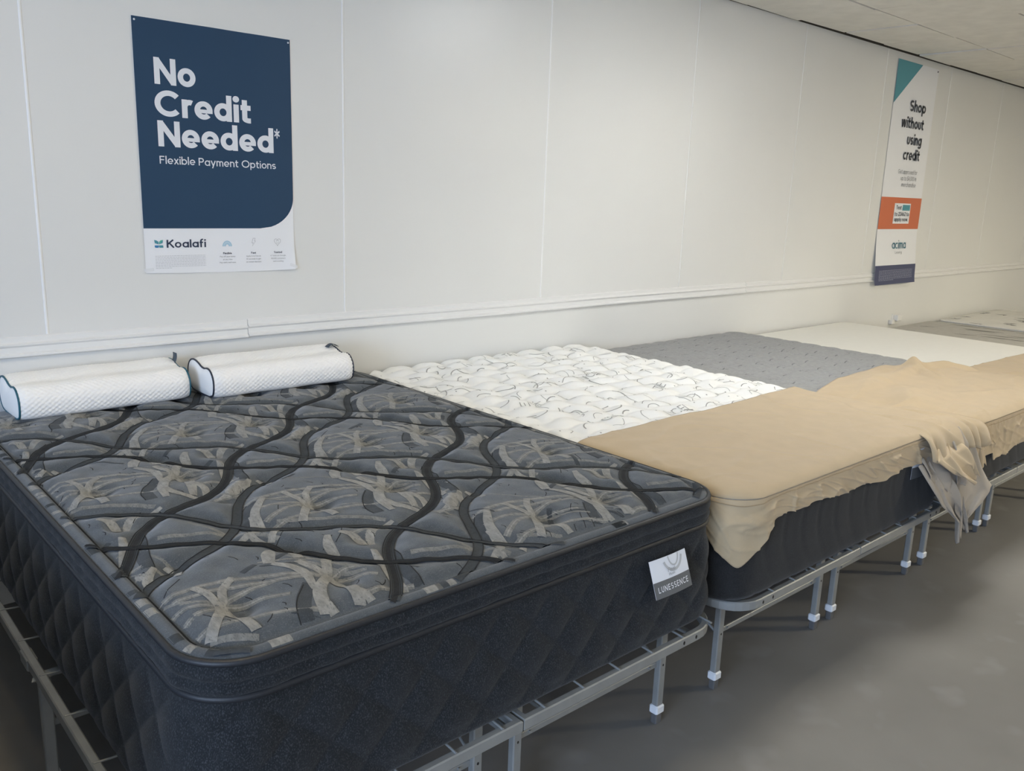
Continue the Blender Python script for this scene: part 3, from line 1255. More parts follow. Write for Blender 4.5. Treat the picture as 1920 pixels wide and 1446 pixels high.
# leaves and long ribbons running beside the bands
for k in range(-3, 4):
    for j in range(-4, 4):
        for (fn, off, ph, ln_, w) in [(bandY_black, -.050, .10, .20, [.012, .024, .024, .012]), (bandY_black, .052, .50, .18, [.012, .022, .022, .012]), (bandY_grey, .048, .05, .20, [.012, .024, .024, .012]), (bandY_grey, -.046, .55, .15, [.010, .02, .02, .010])]:
            v = V0 + (j + ph) * PV + np.linspace(0, ln_, 5)
            u = fn(v) + k * PU + off * (1 + .5 * np.sin(np.linspace(0, PI, 5)))
            kk += 1
            ribbon(mb, np.stack([(u + v) / 2, (v - u) / 2], 1), w, zA, .0004 + .00022 * (kk % 4), 1, inA)
        for (fn, off, ph, ln_, w) in [(bandX_black, .045, .05, .38, .013), (bandX_black, -.046, .52, .34, .014), (bandX_grey, .044, .45, .36, .013), (bandX_grey, -.05, .10, .24, .013), (bandX_black, -.075, .60, .26, .012)]:
            u = U0 + (j + ph) * PU + np.linspace(0, ln_, 6)
            v = fn(u) + k * PV + off * (1 + .35 * np.sin(np.linspace(0, PI, 6)))
            kk += 1
            ribbon(mb, np.stack([(u + v) / 2, (v - u) / 2], 1), w, zA, .0003 + .00022 * (kk % 4), 6, inA)
# fine woven streaks across the panels
rg = random.Random(3)
for k in range(-3, 4):
    for j in range(-4, 4):
        for q in range(9):
            off = rg.uniform(.06, .56)
            u = U0 + (j + rg.random()) * PU + np.linspace(0, rg.uniform(.10, .30), 6)
            v = bandX_grey(u) + k * PV + off + .012 * np.sin(np.linspace(0, PI, 6))
            ribbon(mb, np.stack([(u + v) / 2, (v - u) / 2], 1), rg.choice([.004, .006, .009]), zA, .0003 + .0001 * q, rg.choice([6, 6, 2]), inA)
        for q in range(6):
            off = rg.uniform(.06, .56)
            v = V0 + (j + rg.random()) * PV + np.linspace(0, rg.uniform(.05, .13), 4)
            u = bandY_grey(v) + k * PU + off
            ribbon(mb, np.stack([(u + v) / 2, (v - u) / 2], 1), .0022 if q < 4 else .014, zA, .0004 + .0001 * q, 5 if q < 4 else 2, inA)
# pieces of the pattern crossing the edge roll
path = rrect(AX0 + .016, AX1 - .016, AY0 + .016, AY1 - .016, AR - .016, .006)
for k in range(60):
    i0 = random.randrange(len(path[0]))
    n = random.choice([4, 6, 8])
    seg = path[0][i0:i0 + n]
    if len(seg) >= 4:
        ribbon(mb, seg, .024, zA, .0004, random.choice([1, 1, 2, 4]), inA_edge, step=.006)
pl = rrect(AX0 + .0335, AX1 - .0335, AY0 + .0335, AY1 - .0335, AR - .0335, .008)[0]
ribbon(mb, np.vstack([pl, pl[:1]]), .003, zA, .001, 5, lambda x, y: np.ones_like(x, bool))
mb.build('quilted_top', [M_ground, M_tan, M_cres, M_black, M_greyb, M_stitch, M_taupe], mattress1)

pathA = rrect(AX0, AX1, AY0, AY1, AR, .007)


def gather(s, z):
    return .0008 * np.sin(s * 47 + 2 * np.sin(s * 9)) + .0005 * np.sin(s * 101) + .0010 * np.sin(s * 12.3)


mb = MB()
prof = [(.0, AZ), (.006, AZ - .006), (.010, AZ - .016), (.011, AZ - .026), (.006, AZ - .034), (.0045, AZ - .037), (.009, AZ - .043), (.011, AZ - .052), (.006, AZ - .062), (.0, AZ - .067)]
sweep_side(mb, pathA, prof[::-1], lambda s, z: gather(s, z) * (1 if 1 else 0))
mb.build('euro_top_border', M_side, mattress1)
mb = MB()
pp = [(p[0] + n[0] * .004, p[1] + n[1] * .004, AZ + .001) for p, n in zip(pathA[0][::2], pathA[1][::2])]
mb.tube(pp, .0072, 8, closed=True)
mb.build('piping', M_pipe, mattress1)
mb = MB()
pp = [(p[0] + n[0] * .004, p[1] + n[1] * .004, AZ - .068) for p, n in zip(pathA[0][::2], pathA[1][::2])]
mb.tube(pp, .0078, 8, closed=True)
mb.build('piping', M_pipe, mattress1)


def quilt_disp(s, z):
    a = 2 * PI / .150
    f = np.abs(np.sin((s + z * 1.05) * a / 2)) ** .6 * np.abs(np.sin((s - z * 1.05) * a / 2)) ** .6
    t = np.clip((AZ - .075 - z) / .05, 0, 1) * np.clip((z - BASEZ) / .05, 0, 1)
    low = np.clip((AZ - .07 - z) / (AZ - .07 - BASEZ), 0, 1)
    return .011 * f * t + low * (.020 + .016 * np.maximum(-pathA[1][:, 0], 0))


mb = MB()
zz = np.linspace(BASEZ, AZ - .070, 60)
prof = [(-.030, BASEZ + .0005)] + [((.006 * math.sin(PI * (i + 2) / 62) ** .5 - .012 * max(0, 1 - i / 4) ** 2 - .003), z) for i, z in enumerate(zz)]
sweep_side(mb, pathA, prof, quilt_disp)
Pb = rrect(AX0 + .028, AX1 - .028, AY0 + .028, AY1 - .028, AR - .028, .03)[0]
mb.add(np.column_stack([Pb, np.full(len(Pb), BASEZ + .0006)]), [tuple(range(len(Pb)))], 0)
mb.build('base_border', M_side, mattress1)


# brand label on the front border of the first mattress
def add_label(parent, cx, cy, zt, w, h, tilt, split, text, small, flare=0.0):
    c, s = math.cos(tilt), math.sin(tilt)

    def xf(lift):
        def f(Q):
            x = Q[:, 0] - w / 2
            z = Q[:, 1] - h
            # satin label bows slightly off the border
            bow = .003 * np.sin(np.clip(Q[:, 0] / w, 0, 1) * PI) + .003 + flare * np.clip(1 - Q[:, 1] / h, 0, 1)
            return np.stack([cx + x * c - z * s, cy - bow - lift, zt + x * s + z * c], 1)
        return f
    l = None
    mb = MB()
    G = np.array([[(w * i / 10, h * j / 8) for j in range(9)] for i in range(11)])
    F = xf(0)(G.reshape(-1, 2)).reshape(11, 9, 3)
    mb.grid(F, 0, True)
    B = F.copy()
    B[..., 1] += .0008
    mb.grid(B, 0, True, flip=True)
    l = mb.build('brand_label', M_labelw, parent)
    l['label'] = 'white satin label with a slate band'
    mb = MB()
    G = np.array([[(w * i / 10, split * j / 4) for j in range(5)] for i in range(11)])
    mb.grid(xf(.0006)(G.reshape(-1, 2)).reshape(11, 5, 3), 0, True)
    mb.build('slate_band', M_labelg, l)
    mb = MB()
    if text:
        put_text(mb, text, w * .09, w * .91, split * .34, h * .155, .15, xf(.0012), .26)
    mb.build('lettering', M_labelw, l)
    if small:
        mb = MB()
        stroke_poly(mb, arc(w * .60, h * 1.02, w * .26, h * .42, 200, 345, 20), False, .007, xf(.0007), 0)
        stroke_poly(mb, arc(w * .62, h * 1.02, w * .14, h * .30, 185, 355, 20), False, .004, xf(.0007), 0)
        mb.build('swirl_print', M_labels, l)
        mb = MB()
        put_text(mb, 'Flexi', w * .42, w * .62, h * .60, h * .10, .12, xf(.0012), .08)
        put_text(mb, 'Plush', w * .43, w * .59, h * .50, h * .06, .12, xf(.0012), .1)
        mb.build('small_lettering', M_textg, l)
    return l


add_label(mattress1, .935, AY0 - .028, .625, .150, .093, .0, .040, 'LUNESSENCE', True, .034)


# ------------------------------------------------------------------ other mattresses
def mattress_body(t, x0, x1, y0, y1, r, zt, zb, zf, topmat, sidemat, step, side_disp=None, lipz=.012, piping=None):
    mb = MB()
    X, Y = top_grid(x0, x1, y0, y1, r, step)
    mb.grid(np.stack([X, Y, zf(X, Y)], -1), 0, True, flip=True)
    top = mb
    path = rrect(x0, x1, y0, y1, r, .012)
    mb = MB()
    zz = np.linspace(zb, zt - lipz, 22)
    prof = [(-.012, zb + .0005)] + [((.008 * math.sin(PI * (i + 1.5) / 25) ** .5 - .008 * max(0, 1 - i / 2) ** 2), z) for i, z in enumerate(zz)]
    sweep_side(mb, path, prof, side_disp)
    Pb = rrect(x0 + .028, x1 - .028, y0 + .028, y1 - .028, r - .028, .03)[0]
    mb.add(np.column_stack([Pb, np.full(len(Pb), zb + .0006)]), [tuple(range(len(Pb)))], 0)
    mb.build('border', sidemat, t)
    # rolled lip joining top and border
    P, Nn, s = path
    G = []
    for a in np.linspace(-PI / 2, PI / 2, 7):
        o, z = .007 * math.cos(a), zt - lipz / 2 + (lipz / 2) * math.sin(a)
        G.append(np.column_stack([P + Nn * o, np.full(len(P), z)]))
    if piping is None:
        top.grid(np.array(G), 0, True, close_v=True)
    else:
        m2 = MB()
        m2.grid(np.array(G), 0, True, close_v=True)
        m2.build('piping', piping, t)
    return top


# second: ivory quilt, charcoal border
BX0, BX1, BY0, BY1, BR, BZ = 1.264, 2.752, -2.086, -.03, .12, .692


def zB(x, y):
    x, y = np.asarray(x, float), np.asarray(y, float)
    e = sdf_in(x, y, BX0, BX1, BY0, BY1, BR)
    # staggered leaf-shaped puffs
    a = x * 2 * PI / .17 + .9 * np.sin(y * 2 * PI / .21)
    b = y * 2 * PI / .105 + .7 * np.sin(x * 2 * PI / .15)
    p = np.abs(np.sin(a / 2)) ** .8 * np.abs(np.sin(b / 2)) ** .8
    p2 = .5 + .5 * smooth_noise(x, y, 30, 8)
    return BZ + .010 * (1 - np.exp(-np.maximum(e, 0) / .05)) + np.clip(e / .014, 0, 1) * np.clip((y + 1.45) / .06, 0, 1) * (.019 * p + .007 * p2) + .004 * np.abs(np.sin((x + .5 * y) * 2 * PI / .17)) * np.exp(-(e / .03) ** 2)


def inB(x, y):
    return (sdf_in(x, y, BX0, BX1, BY0, BY1, BR) > .012) & (np.asarray(y) > -1.41)


def side_lines(s, z):
    ph = (s + .10 * np.sin((z - .37) * 9)) / .105
    return -.0035 * np.exp(-(((ph + .5) % 1 - .5) / .07) ** 2) + .0012 * np.sin(s * 31)


mattress2 = thing('mattress', ((BX0 + BX1) / 2, (BY0 + BY1) / 2, BASEZ), 'ivory mattress with grey printed letters and swirls, directly right of the leaf-patterned one', 'mattress')
top = mattress_body(mattress2, BX0, BX1, BY0, BY1, BR, BZ, BASEZ, zB, M_ivory, M_side2, .010, side_lines)
rg = random.Random(5)
for gx in np.arange(BX0 + .04, BX1 - .03, .098):
    for gy in np.arange(-1.43, BY1 - .04, .092):
        x, y = gx + rg.uniform(-.03, .03), gy + rg.uniform(-.03, .03)
        r, a0 = rg.uniform(.022, .05), rg.uniform(0, 2 * PI)
        span = rg.uniform(.8, 2.2)
        if rg.random() < .8:
            pts = [(x + r * (1 + .25 * k) * math.cos(a0 + span * k / 4), y + r * (1 + .25 * k) * math.sin(a0 + span * k / 4)) for k in range(5)]
            ribbon(top, pts, rg.choice([.0028, .0036, .005]), zB, .0012, 1, inB, step=.008)
        if rg.random() < .4:
            ribbon(top, [(x, y), (x + .006, y + .002)], .006, zB, .0012, 1, inB, step=.004)
for k, word in enumerate(['CEL', 'EL', 'TE', 'NCEL', 'ITY', 'E', 'CEL', 'FL', 'TE', 'L', 'NCE', 'EL', 'ITI', 'CE', 'TEL', 'E', 'EL', 'NC']):
    wx, wy = [(1.57, -1.30), (1.66, -.78), (2.20, -1.05), (1.86, -1.37), (2.42, -.78), (1.50, -.95), (2.62, -1.25), (1.88, -.38), (2.30, -.38), (1.46, -.42), (2.05, -.72), (2.60, -.52), (2.52, -.20), (1.62, -.20), (2.10, -.12), (2.36, -1.28), (2.0, -1.10), (1.80, -1.05)][k]
    ang = [.1, -.2, .3, 0, .15, 1.2, -.1, .2, 1.4, .4, 0, -.3, .2, .2, 0, 1.3, .1, -.4][k]
    c, s = math.cos(ang), math.sin(ang)

    def xf(Q, wx=wx, wy=wy, c=c, s=s):
        x, y = wx + Q[:, 0] * c - Q[:, 1] * s, wy + Q[:, 0] * s + Q[:, 1] * c
        return np.stack([x, y, zB(x, y) + .003], 1)
    put_text(top, word, 0, 1, 0, .042, .10, xf, .2, 'l', 1)
top.build('quilted_top', [M_ivory, M_print], mattress2)
add_label(mattress2, 2.455, BY0 - .0115, .655, .14, .115, -.02, .045, '', False)

# third: light grey quilt
CX0, CX1, CY0, CY1, CR, CZ = 2.782, 4.285, -2.080, -.03, .11, .650


def zC(x, y):
    x, y = np.asarray(x, float), np.asarray(y, float)
    e = sdf_in(x, y, CX0, CX1, CY0, CY1, CR)
    a = x * 2 * PI / .19
    b = y * 2 * PI / .135 + 1.2 * np.sin(x * 2 * PI / .38)
    p = np.abs(np.sin(b / 2)) ** .5
    q = np.abs(np.sin((a + b) / 2)) ** .7
    return CZ + .008 * (1 - np.exp(-np.maximum(e, 0) / .05)) + np.clip(e / .03, 0, 1) * (.007 * p + .005 * q + .002 * smooth_noise(x, y, 60, 9))


mattress3 = thing('mattress', ((CX0 + CX1) / 2, (CY0 + CY1) / 2, BASEZ), 'light grey quilted mattress between the ivory printed one and the smooth white one', 'mattress')
top = mattress_body(mattress3, CX0, CX1, CY0, CY1, CR, CZ, BASEZ, zC, M_grey3, M_side2, .011, side_lines)
rg = random.Random(9)
inC = lambda x, y: sdf_in(x, y, CX0, CX1, CY0, CY1, CR) > .02
for gx in np.arange(CX0 + .06, CX1, .16):
    for gy in np.arange(-1.5, CY1, .135):
        x, y = gx + rg.uniform(-.02, .02), gy + rg.uniform(-.015, .015)
        ribbon(top, [(x, y), (x + .025, y + .010), (x + .06, y + .016)], .006, zC, .001, 1, inC, step=.01)
        ribbon(top, [(x + .02, y - .02), (x + .035, y - .026)], .005, zC, .001, 1, inC, step=.01)
top.build('quilted_top', [M_grey3, M_dash3], mattress3)

# fourth: smooth white foam
DX0, DX1, DY0, DY1, DZ = 4.318, 5.835, -2.05, -.035, .612
mattress4 = thing('mattress', ((DX0 + DX1) / 2, (DY0 + DY1) / 2, BASEZ), 'smooth plain white foam mattress, fourth in the row', 'mattress')
zD = lambda x, y: DZ + .006 * (1 - np.exp(-np.maximum(sdf_in(x, y, DX0, DX1, DY0, DY1, .09), 0) / .06))
top = mattress_body(mattress4, DX0, DX1, DY0, DY1, .09, DZ, BASEZ, zD, M_foam, M_side2, .05)
top.build('foam_top', M_foam, mattress4)

# fifth: taupe grey with dark streaks
EX0, EX1, EY0, EY1, EZ = 6.02, 7.53, -2.05, -.05, .500
mattress5 = thing('mattress', ((EX0 + EX1) / 2, (EY0 + EY1) / 2, BASEZ), 'thin taupe grey mattress with dark streaks, fifth in the row', 'mattress')
zE = lambda x, y: EZ + .006 * (1 - np.exp(-np.maximum(sdf_in(x, y, EX0, EX1, EY0, EY1, .09), 0) / .06)) + .002 * smooth_noise(x, y, 30, 2)
top = mattress_body(mattress5, EX0, EX1, EY0, EY1, .09, EZ, BASEZ, zE, M_grey5, M_grey5, .03)
rg = random.Random(21)
inE = lambda x, y: sdf_in(x, y, EX0, EX1, EY0, EY1, .09) > .02
for k in range(46):
    x, y, l = rg.uniform(EX0, EX1 - .1), rg.uniform(-1.9, -.08), rg.uniform(.10, .34)
    ribbon(top, [(x, y), (x + .02, y - l * .5), (x + .06, y - l)], [.010, .04, .010], zE, .0015, 1, inE, step=.03)
top.build('streaked_top', [M_grey5, M_streak5], mattress5)

# sixth: soft white with leaf print
GX0, GX1, GY0, GY1, GZ = 7.62, 9.14, -2.05, -.06, .505
mattress6 = thing('mattress', ((GX0 + GX1) / 2, (GY0 + GY1) / 2, BASEZ), 'off-white mattress with faint grey leaf print at the far right', 'mattress')
zG = lambda x, y: GZ + .008 * (1 - np.exp(-np.maximum(sdf_in(x, y, GX0, GX1, GY0, GY1, .09), 0) / .06)) + .004 * smooth_noise(x, y, 25, 6)
top = mattress_body(mattress6, GX0, GX1, GY0, GY1, .09, GZ, BASEZ, zG, M_white6, M_white6, .03)
inG = lambda x, y: sdf_in(x, y, GX0, GX1, GY0, GY1, .09) > .02
for k in range(40):
    x, y, l = rg.uniform(GX0, GX1 - .1), rg.uniform(-1.9, -.1), rg.uniform(.05, .12)
    a = rg.uniform(0, PI)
    for da in (-.5, 0, .5):
        ribbon(top, [(x, y), (x + l * .5 * math.cos(a + da), y + l * .5 * math.sin(a + da)), (x + l * math.cos(a + da * 1.3), y + l * math.sin(a + da * 1.3))], [.006, .022, .006], zG, .0015, 1, inG, step=.02)
top.build('leaf_print_top', [M_white6, M_leaf6], mattress6)


# ------------------------------------------------------------------ bed frames
RT, RB = .356, .326          # rail top and bottom


def make_frame(x0, xs, x1, legs_l, legs_r, label, yf=-2.098, yb=-.03):
    t = thing('bed_frame', ((x0 + x1) / 2, (yf + yb) / 2, 0), label, 'bed frame', 'folding steel bed frames in the row')

    def rail(a0, a1, radii):
        mb = MB()
        w, c = .020, .003
        prof = [(-w + c, RB), (-c, RB), (0, RB + c), (0, RT - c), (-c, RT), (-w + c, RT), (-w, RT - c), (-w, RB + c), (-w + c, RB)]
        def loop(o):
            q0, q1, p0, p1 = a0 - o, a1 + o, yf - o, yb + o
            out = []
            for (cx, cy, sx, sy, rr, ang) in [(q0, p1, 1, -1, radii[0], 90), (q0, p0, 1, 1, radii[1], 180), (q1, p0, -1, 1, radii[2], 270), (q1, p1, -1, -1, radii[3], 0)]:
                r = max(rr + o, .0004)
                for k in range(9):
                    t = math.radians(ang + 90 * k / 8)
                    out.append((cx + sx * r + r * math.cos(t), cy + sy * r + r * math.sin(t)))
            return np.array(out)
        G = np.array([np.column_stack([loop(o), np.full(36, z)]) for o, z in prof])
        mb.grid(G, 0, False, close_v=True)
        return mb.build('rail', M_metal, t)
    rl = rail(x0, xs - .002, (.021, .12, .001, .001))
    rr = rail(xs + .002, x1, (.001, .001, .12, .021))
    # bolt holes on the front face near each rounded corner
    for rp, sgn, xe in ((rl, 1, x0), (rr, -1, x1)):
        for k in range(2):
            mb = MB()
            hx = xe + sgn * (.135 + k * .055)
            P = np.array([[(hx + .0042 * math.cos(a), yf - d, (RT + RB) / 2 + .0058 * math.sin(a)) for a in np.linspace(0, 2 * PI, 11)[:-1]] for d in (.0, .0006)])
            mb.grid(P, 0, False, close_v=True)
            mb.add(P[-1], [tuple(range(10))])
            mb.build('bolt_hole', M_hole, rp)
    ys = [yf + .125, -1.19, -.15]
    for lx in legs_l + legs_r:
        for ly in ys:
            mb = MB()
            mb.box((lx - .014, ly - .011, .055), (lx + .014, ly + .011, RB + .012), 0, .003)
            mb.add([(lx - .03, ly - .014, RB + .006), (lx + .03, ly - .014, RB + .006), (lx + .02, ly + .014, RB + .006), (lx - .02, ly + .014, RB + .006)], [(0, 1, 2, 3)])
            lg = mb.build('leg', M_metal, t)
            mb = MB()
            mb.box((lx - .0185, ly - .0155, .034), (lx + .0185, ly + .0155, .062), 0, .004)
            mb.build('cap_ring', M_cap, lg)
            mb = MB()
            mb.box((lx - .0135, ly - .011, 0), (lx + .0135, ly + .011, .036), 0, .003)
            mb.build('foot', M_foot, lg)
            if ly == ys[0]:
                mb = MB()
                P = np.array([[(lx + .003 * math.cos(a), ly - .011 - d, .195 + .004 * math.sin(a)) for a in np.linspace(0, 2 * PI, 9)[:-1]] for d in (.0, .0006)])
                mb.grid(P, 0, False, close_v=True)
                mb.add(P[-1], [tuple(range(8))])
                mb.build('bolt_hole', M_hole, lg)
    for legs in (legs_l, legs_r):
        for ly in ys:
            mb = MB()
            mb.box((legs[0] + .012, ly + .002, .186), (legs[1] - .012, ly + .010, .204), 0, .002)
            for e in (legs[0] + .05, legs[1] - .05):
                mb.tube([(e, ly - .003, .198), (e, ly + .015, .198)], .004, 6)
            mb.build('cross_brace', M_metal, t)
        # cross members carrying the legs under the rails
        for ly in ys[1:]:
            a, b = (x0, xs) if legs is legs_l else (xs, x1)
            mb = MB()
            mb.box((a + .021, ly - .010, RB + .003), (b - .021, ly + .010, RB + .016), 0, .002)
            mb.build('cross_member', M_metal, t)
        for lx in legs:
            mb = MB()
            mb.box((lx - .010, yf + .019, RB + .004), (lx + .010, ys[0] + .010, RB + .014), 0, .002)
            mb.build('leg_bracket', M_metal, t)
            mb = MB()
            mb.tube([(lx + .006, ys[0] + .012, .19), (lx + .006, ys[0] + .26, RB + .004)], .005, 6)
            mb.build('stay', M_metal, t)
    # thin support wires carried on the rails
    for (a, b) in ((x0, xs), (xs, x1)):
        n = 6
        for k in range(n):
            wx = a + (b - a) * (k + .55) / n
            if a == x0 and k == 0:
                continue
            mb = MB()
            mb.tube([(wx, yf + .004, RT + .001), (wx, yf + .05, RT + .0045), (wx, yb - .05, RT + .0045), (wx, yb - .004, RT + .001)], .0032, 6)
            mb.build('support_wire', M_metal, t)
    for k in range(9):
        wy = yf + .24 + k * .21
        mb = MB()
        mb.tube([(x0 + .004, wy, RT + .001), (x0 + .04, wy, RT - .002), (x1 - .04, wy, RT - .002), (x1 - .004, wy, RT + .001)], .0028, 6)
        mb.build('support_wire', M_metal, t)
    # joint sleeves half way along the outer rails
    for xe, sg in ((x0, 1), (x1, -1)):
        mb = MB()
        a, b = sorted((xe - sg * .003, xe + sg * .023))
        mb.box((a, -1.13, RB - .004), (b, -1.06, RT - .003), 0, .002)
        mb.build('joint_sleeve', M_metal, t)
    return t


frame1 = make_frame(-.372, .430, 1.222, [-.352, .392], [.522, 1.100], 'grey steel frame under the leaf-patterned charcoal mattress, nearest the camera')
frame2 = make_frame(1.292, 2.052, 2.822, [1.392, 2.016], [2.138, 2.781], 'grey steel frame under the ivory printed mattress')
for k, (dx, lab) in enumerate([(1.545, 'grey steel frame under the light grey quilted mattress, behind the dangling tan cloth'), (3.10, 'grey steel frame under the smooth white foam mattress'), (4.76, 'grey steel frame under the streaked taupe mattress'), (6.34, 'grey steel frame under the leaf-print mattress at the far right')]):
    c = copy_tree(frame2)
    c.location.x += dx
    c['label'] = lab


# added bed continuing the row, unseen at left; it shades the neighbouring gap
shade_frame = copy_tree(frame2)
shade_frame.location.x -= 3.52
shade_frame['label'] = 'grey steel frame of the added, unseen bed past the left edge of the view'
HX0, HX1 = -2.16, -.645
shade_mattress = thing('mattress', ((HX0 + HX1) / 2, -1.03, BASEZ), 'plain charcoal mattress added unseen past the left edge, shading the gap beside the leaf-patterned one', 'mattress')
zH = lambda x, y: .70 + .008 * (1 - np.exp(-np.maximum(sdf_in(x, y, HX0, HX1, -2.06, -.03, .11), 0) / .06))
mattress_body(shade_mattress, HX0, HX1, -2.06, -.03, .11, .70, BASEZ, zH, M_side2, M_side2, .05, side_lines).build('top', M_side2, shade_mattress)


# ------------------------------------------------------------------ tan covers over the feet of the beds
def sheet_solid(o, th=.0022):
    m = o.modifiers.new('thickness', 'SOLIDIFY')
    m.thickness = th
    m.offset = 1
    return o


def crease(x, y, sc, seed):
    """sharp little ridges of crumpled cloth, 0..1"""
    wx = x + .035 * smooth_noise(x, y, sc * .6, seed + 11)
    wy = y + .035 * smooth_noise(x, y, sc * .6, seed + 12)
    n = smooth_noise(wx, wy, sc, seed) * 2.2
    return np.clip(1 - np.abs(n), 0, 1) ** 5


def make_cover(name, label, x0, x1, y0, yback, r, zfun, ztop, hem, wr, seed, over=.012, extra_top=None, bunch=0.0):
    """top sheet plus loose skirt over left side, front and right side of a mattress foot"""
    t = thing(name, ((x0 + x1) / 2, (y0 + yback(0.5)) / 2, ztop - .1), label, 'bed cover', 'tan covers over the bed ends')
    X0, X1, Y0 = x0 - over, x1 + over, y0 - over
    R = r + over
    mb = MB()
    nx, ny = 190, 100
    u = np.linspace(0, 1, nx)
    v = np.linspace(0, 1, ny)
    UU, VV = np.meshgrid(u, v, indexing='ij')
    YB = np.array([yback(a) for a in u])[:, None]
    Y = Y0 + (YB - Y0) * VV ** 1.25
    dy = np.maximum(0, (Y0 + R) - Y)
    ins = R - np.sqrt(np.maximum(R * R - dy * dy, 0))
    X = X0 + ins + UU * (X1 - X0 - 2 * ins)

    def ztopf(X, Y):
        e = np.maximum(sdf_in(X, Y, X0, X1, Y0, Y0 + 3.0, R), 0)
        Z = zfun(X, Y) + .010 - .026 * np.exp(-e / .016)
        w = wr * (.7 * smooth_noise(X, Y, 14, seed) + .5 * smooth_noise(X * .4, Y * 2.0, 30, seed + 1))
        w = w + wr * .9 * crease(X, Y, 13, seed + 20) + wr * .8 * crease(X * .5, Y * 1.4, 26, seed + 30) * np.exp(-e / .2)
        Z = Z + np.maximum(w, -.006) * np.clip(e / .05, 0, 1)
        if extra_top is not None:
            Z = Z + extra_top(X, Y) * np.clip(e / .03, .35, 1)
        return Z
    mb.grid(np.stack([X, Y, ztopf(X, Y)], -1), 0, True)
    sheet_solid(mb.build('top_panel', M_cloth, t))
    # skirt: path down the left side, round the front, up the right side
    P, Nn, s = rrect(X0, X1, Y0, .5, (.05, R, R, .05), .005)
    keep = np.where(Nn[:, 0] < -.5, P[:, 1] < yback(0), np.where(Nn[:, 0] > .5, P[:, 1] < yback(1), P[:, 1] < 0))
    P, Nn, s = P[keep], Nn[keep], s[keep]
    s = s - s[0]
    HZ = np.array([hem(p[0], p[1], n) for p, n in zip(P, Nn)])
    HZ = HZ + .006 * smooth_noise(s, s * 0, 14, seed + 40) + .003 * smooth_noise(s, s * 0, 45, seed + 41)
    zt = ztopf(P[:, 0], P[:, 1]) - .0015
    nrow = 34
    G = []
    for k in range(nrow + 1):
        f = k / nrow
        z = zt + (HZ - zt) * f
        seamed = 1 - .7 * np.exp(-((f - .22) / .05) ** 2)
        o = .010 * f ** .7 + np.maximum(.0085 * smooth_noise(s + .12 * f, z * .3, 24, seed + 5) * f, -.008 * f)
        o = o + (.010 * crease(s + .05 * f, z * .8, 30, seed + 6) + .006 * crease(s - .2 * f, z, 52, seed + 7)) * min(1, f * 3) * seamed
        if bunch:
            o = o + bunch * f * np.maximum(0, smooth_noise(s, s * 0, 40, seed + 9) + .2)
        G.append(np.column_stack([P + Nn * o[:, None], z]))
    mb = MB()
    mb.grid(np.array(G), 0, True, flip=True)
    sheet_solid(mb.build('skirt', M_cloth, t), .0018)
    row = G[3]
    off = np.column_stack([Nn * .0022, np.zeros(len(P))])
    mb = MB()
    mb.tube([tuple(q) for q in (row + off)[::2]], .0013, 5)
    mb.build('seam', M_seam, t)
    return t


def hem2(x, y, n):
    z = .612 + .012 * math.sin(x * 5.1) + .006 * math.sin(x * 23)
    if n[0] < -.5 or x < BX0 + .22:
        # corner tail hanging low
        d = abs((x - (BX0 + .03)) * .7 + (y - (BY0 + .03)) * -.7)
        z = .600
        a = max(0, 1 - math.hypot(x - (BX0 + .050), y - (BY0 + .028)) / .115)
        z -= .14 * a
        if x > BX0 + .1 and n[1] < -.9:
            z += .025 * min(1, (x - BX0 - .1) / .1)
    if x > BX1 - .35:
        z -= .03 * min(1, (x - BX1 + .35) / .3)
    return z


cover2 = make_cover('mattress_cover', 'tan cover with a low pointed corner, over the foot of the ivory mattress', BX0 + .001, BX1 + .004, BY0, lambda u: -1.43 + .03 * u + .006 * math.sin(u * 9), BR, lambda x, y: BZ + .016 + 0 * np.asarray(x), BZ, hem2, .0045, 31)


def bump3(x, y):
    x, y = np.asarray(x), np.asarray(y)

    def ridge(x0, y0, x1, y1, w, h):
        L2 = (x1 - x0) ** 2 + (y1 - y0) ** 2
        t = np.clip(((x - x0) * (x1 - x0) + (y - y0) * (y1 - y0)) / L2, 0, 1)
        d = np.hypot(x - x0 - t * (x1 - x0), y - y0 - t * (y1 - y0))
        return h * np.exp(-(d / w) ** 2) * (.35 + .65 * np.sin(PI * np.clip(t * .8 + .2, 0, 1)))
    z = ridge(3.95, -1.42, 3.45, -1.50, .045, .030) + ridge(3.95, -1.40, 3.75, -1.62, .03, .030) + ridge(4.0, -1.42, 4.22, -1.60, .035, .028)
    z = z + ridge(3.3, -1.65, 3.0, -1.80, .05, .020) + ridge(3.9, -1.75, 3.35, -1.9, .05, .015) + ridge(3.55, -1.40, 3.1, -1.55, .06, .018)
    z = z + .012 * np.clip(smooth_noise(x, y, 16, 77) + .3, 0, 2)
    z = z + .020 * np.exp(-(((x - 3.95) / .09) ** 2 + ((y + 1.385) / .04) ** 2))
    return z


def hem3(x, y, n):
    z = .480 + .012 * math.sin(x * 9) + .006 * math.sin(x * 31)
    if x < CX0 + .42:
        z = .50
    return z


cover3 = make_cover('mattress_cover', 'crumpled tan cover with a dangling cloth end, on the light grey mattress', CX0 + .02, CX1 - .012, CY0, lambda u: -1.46 + .16 * min(u / .35, 1) - .22 * max(0, (u - .72) / .28) + .008 * math.sin(u * 11), CR, lambda x, y: CZ + .012 + 0 * np.asarray(x), CZ, hem3, .006, 47, extra_top=bump3)


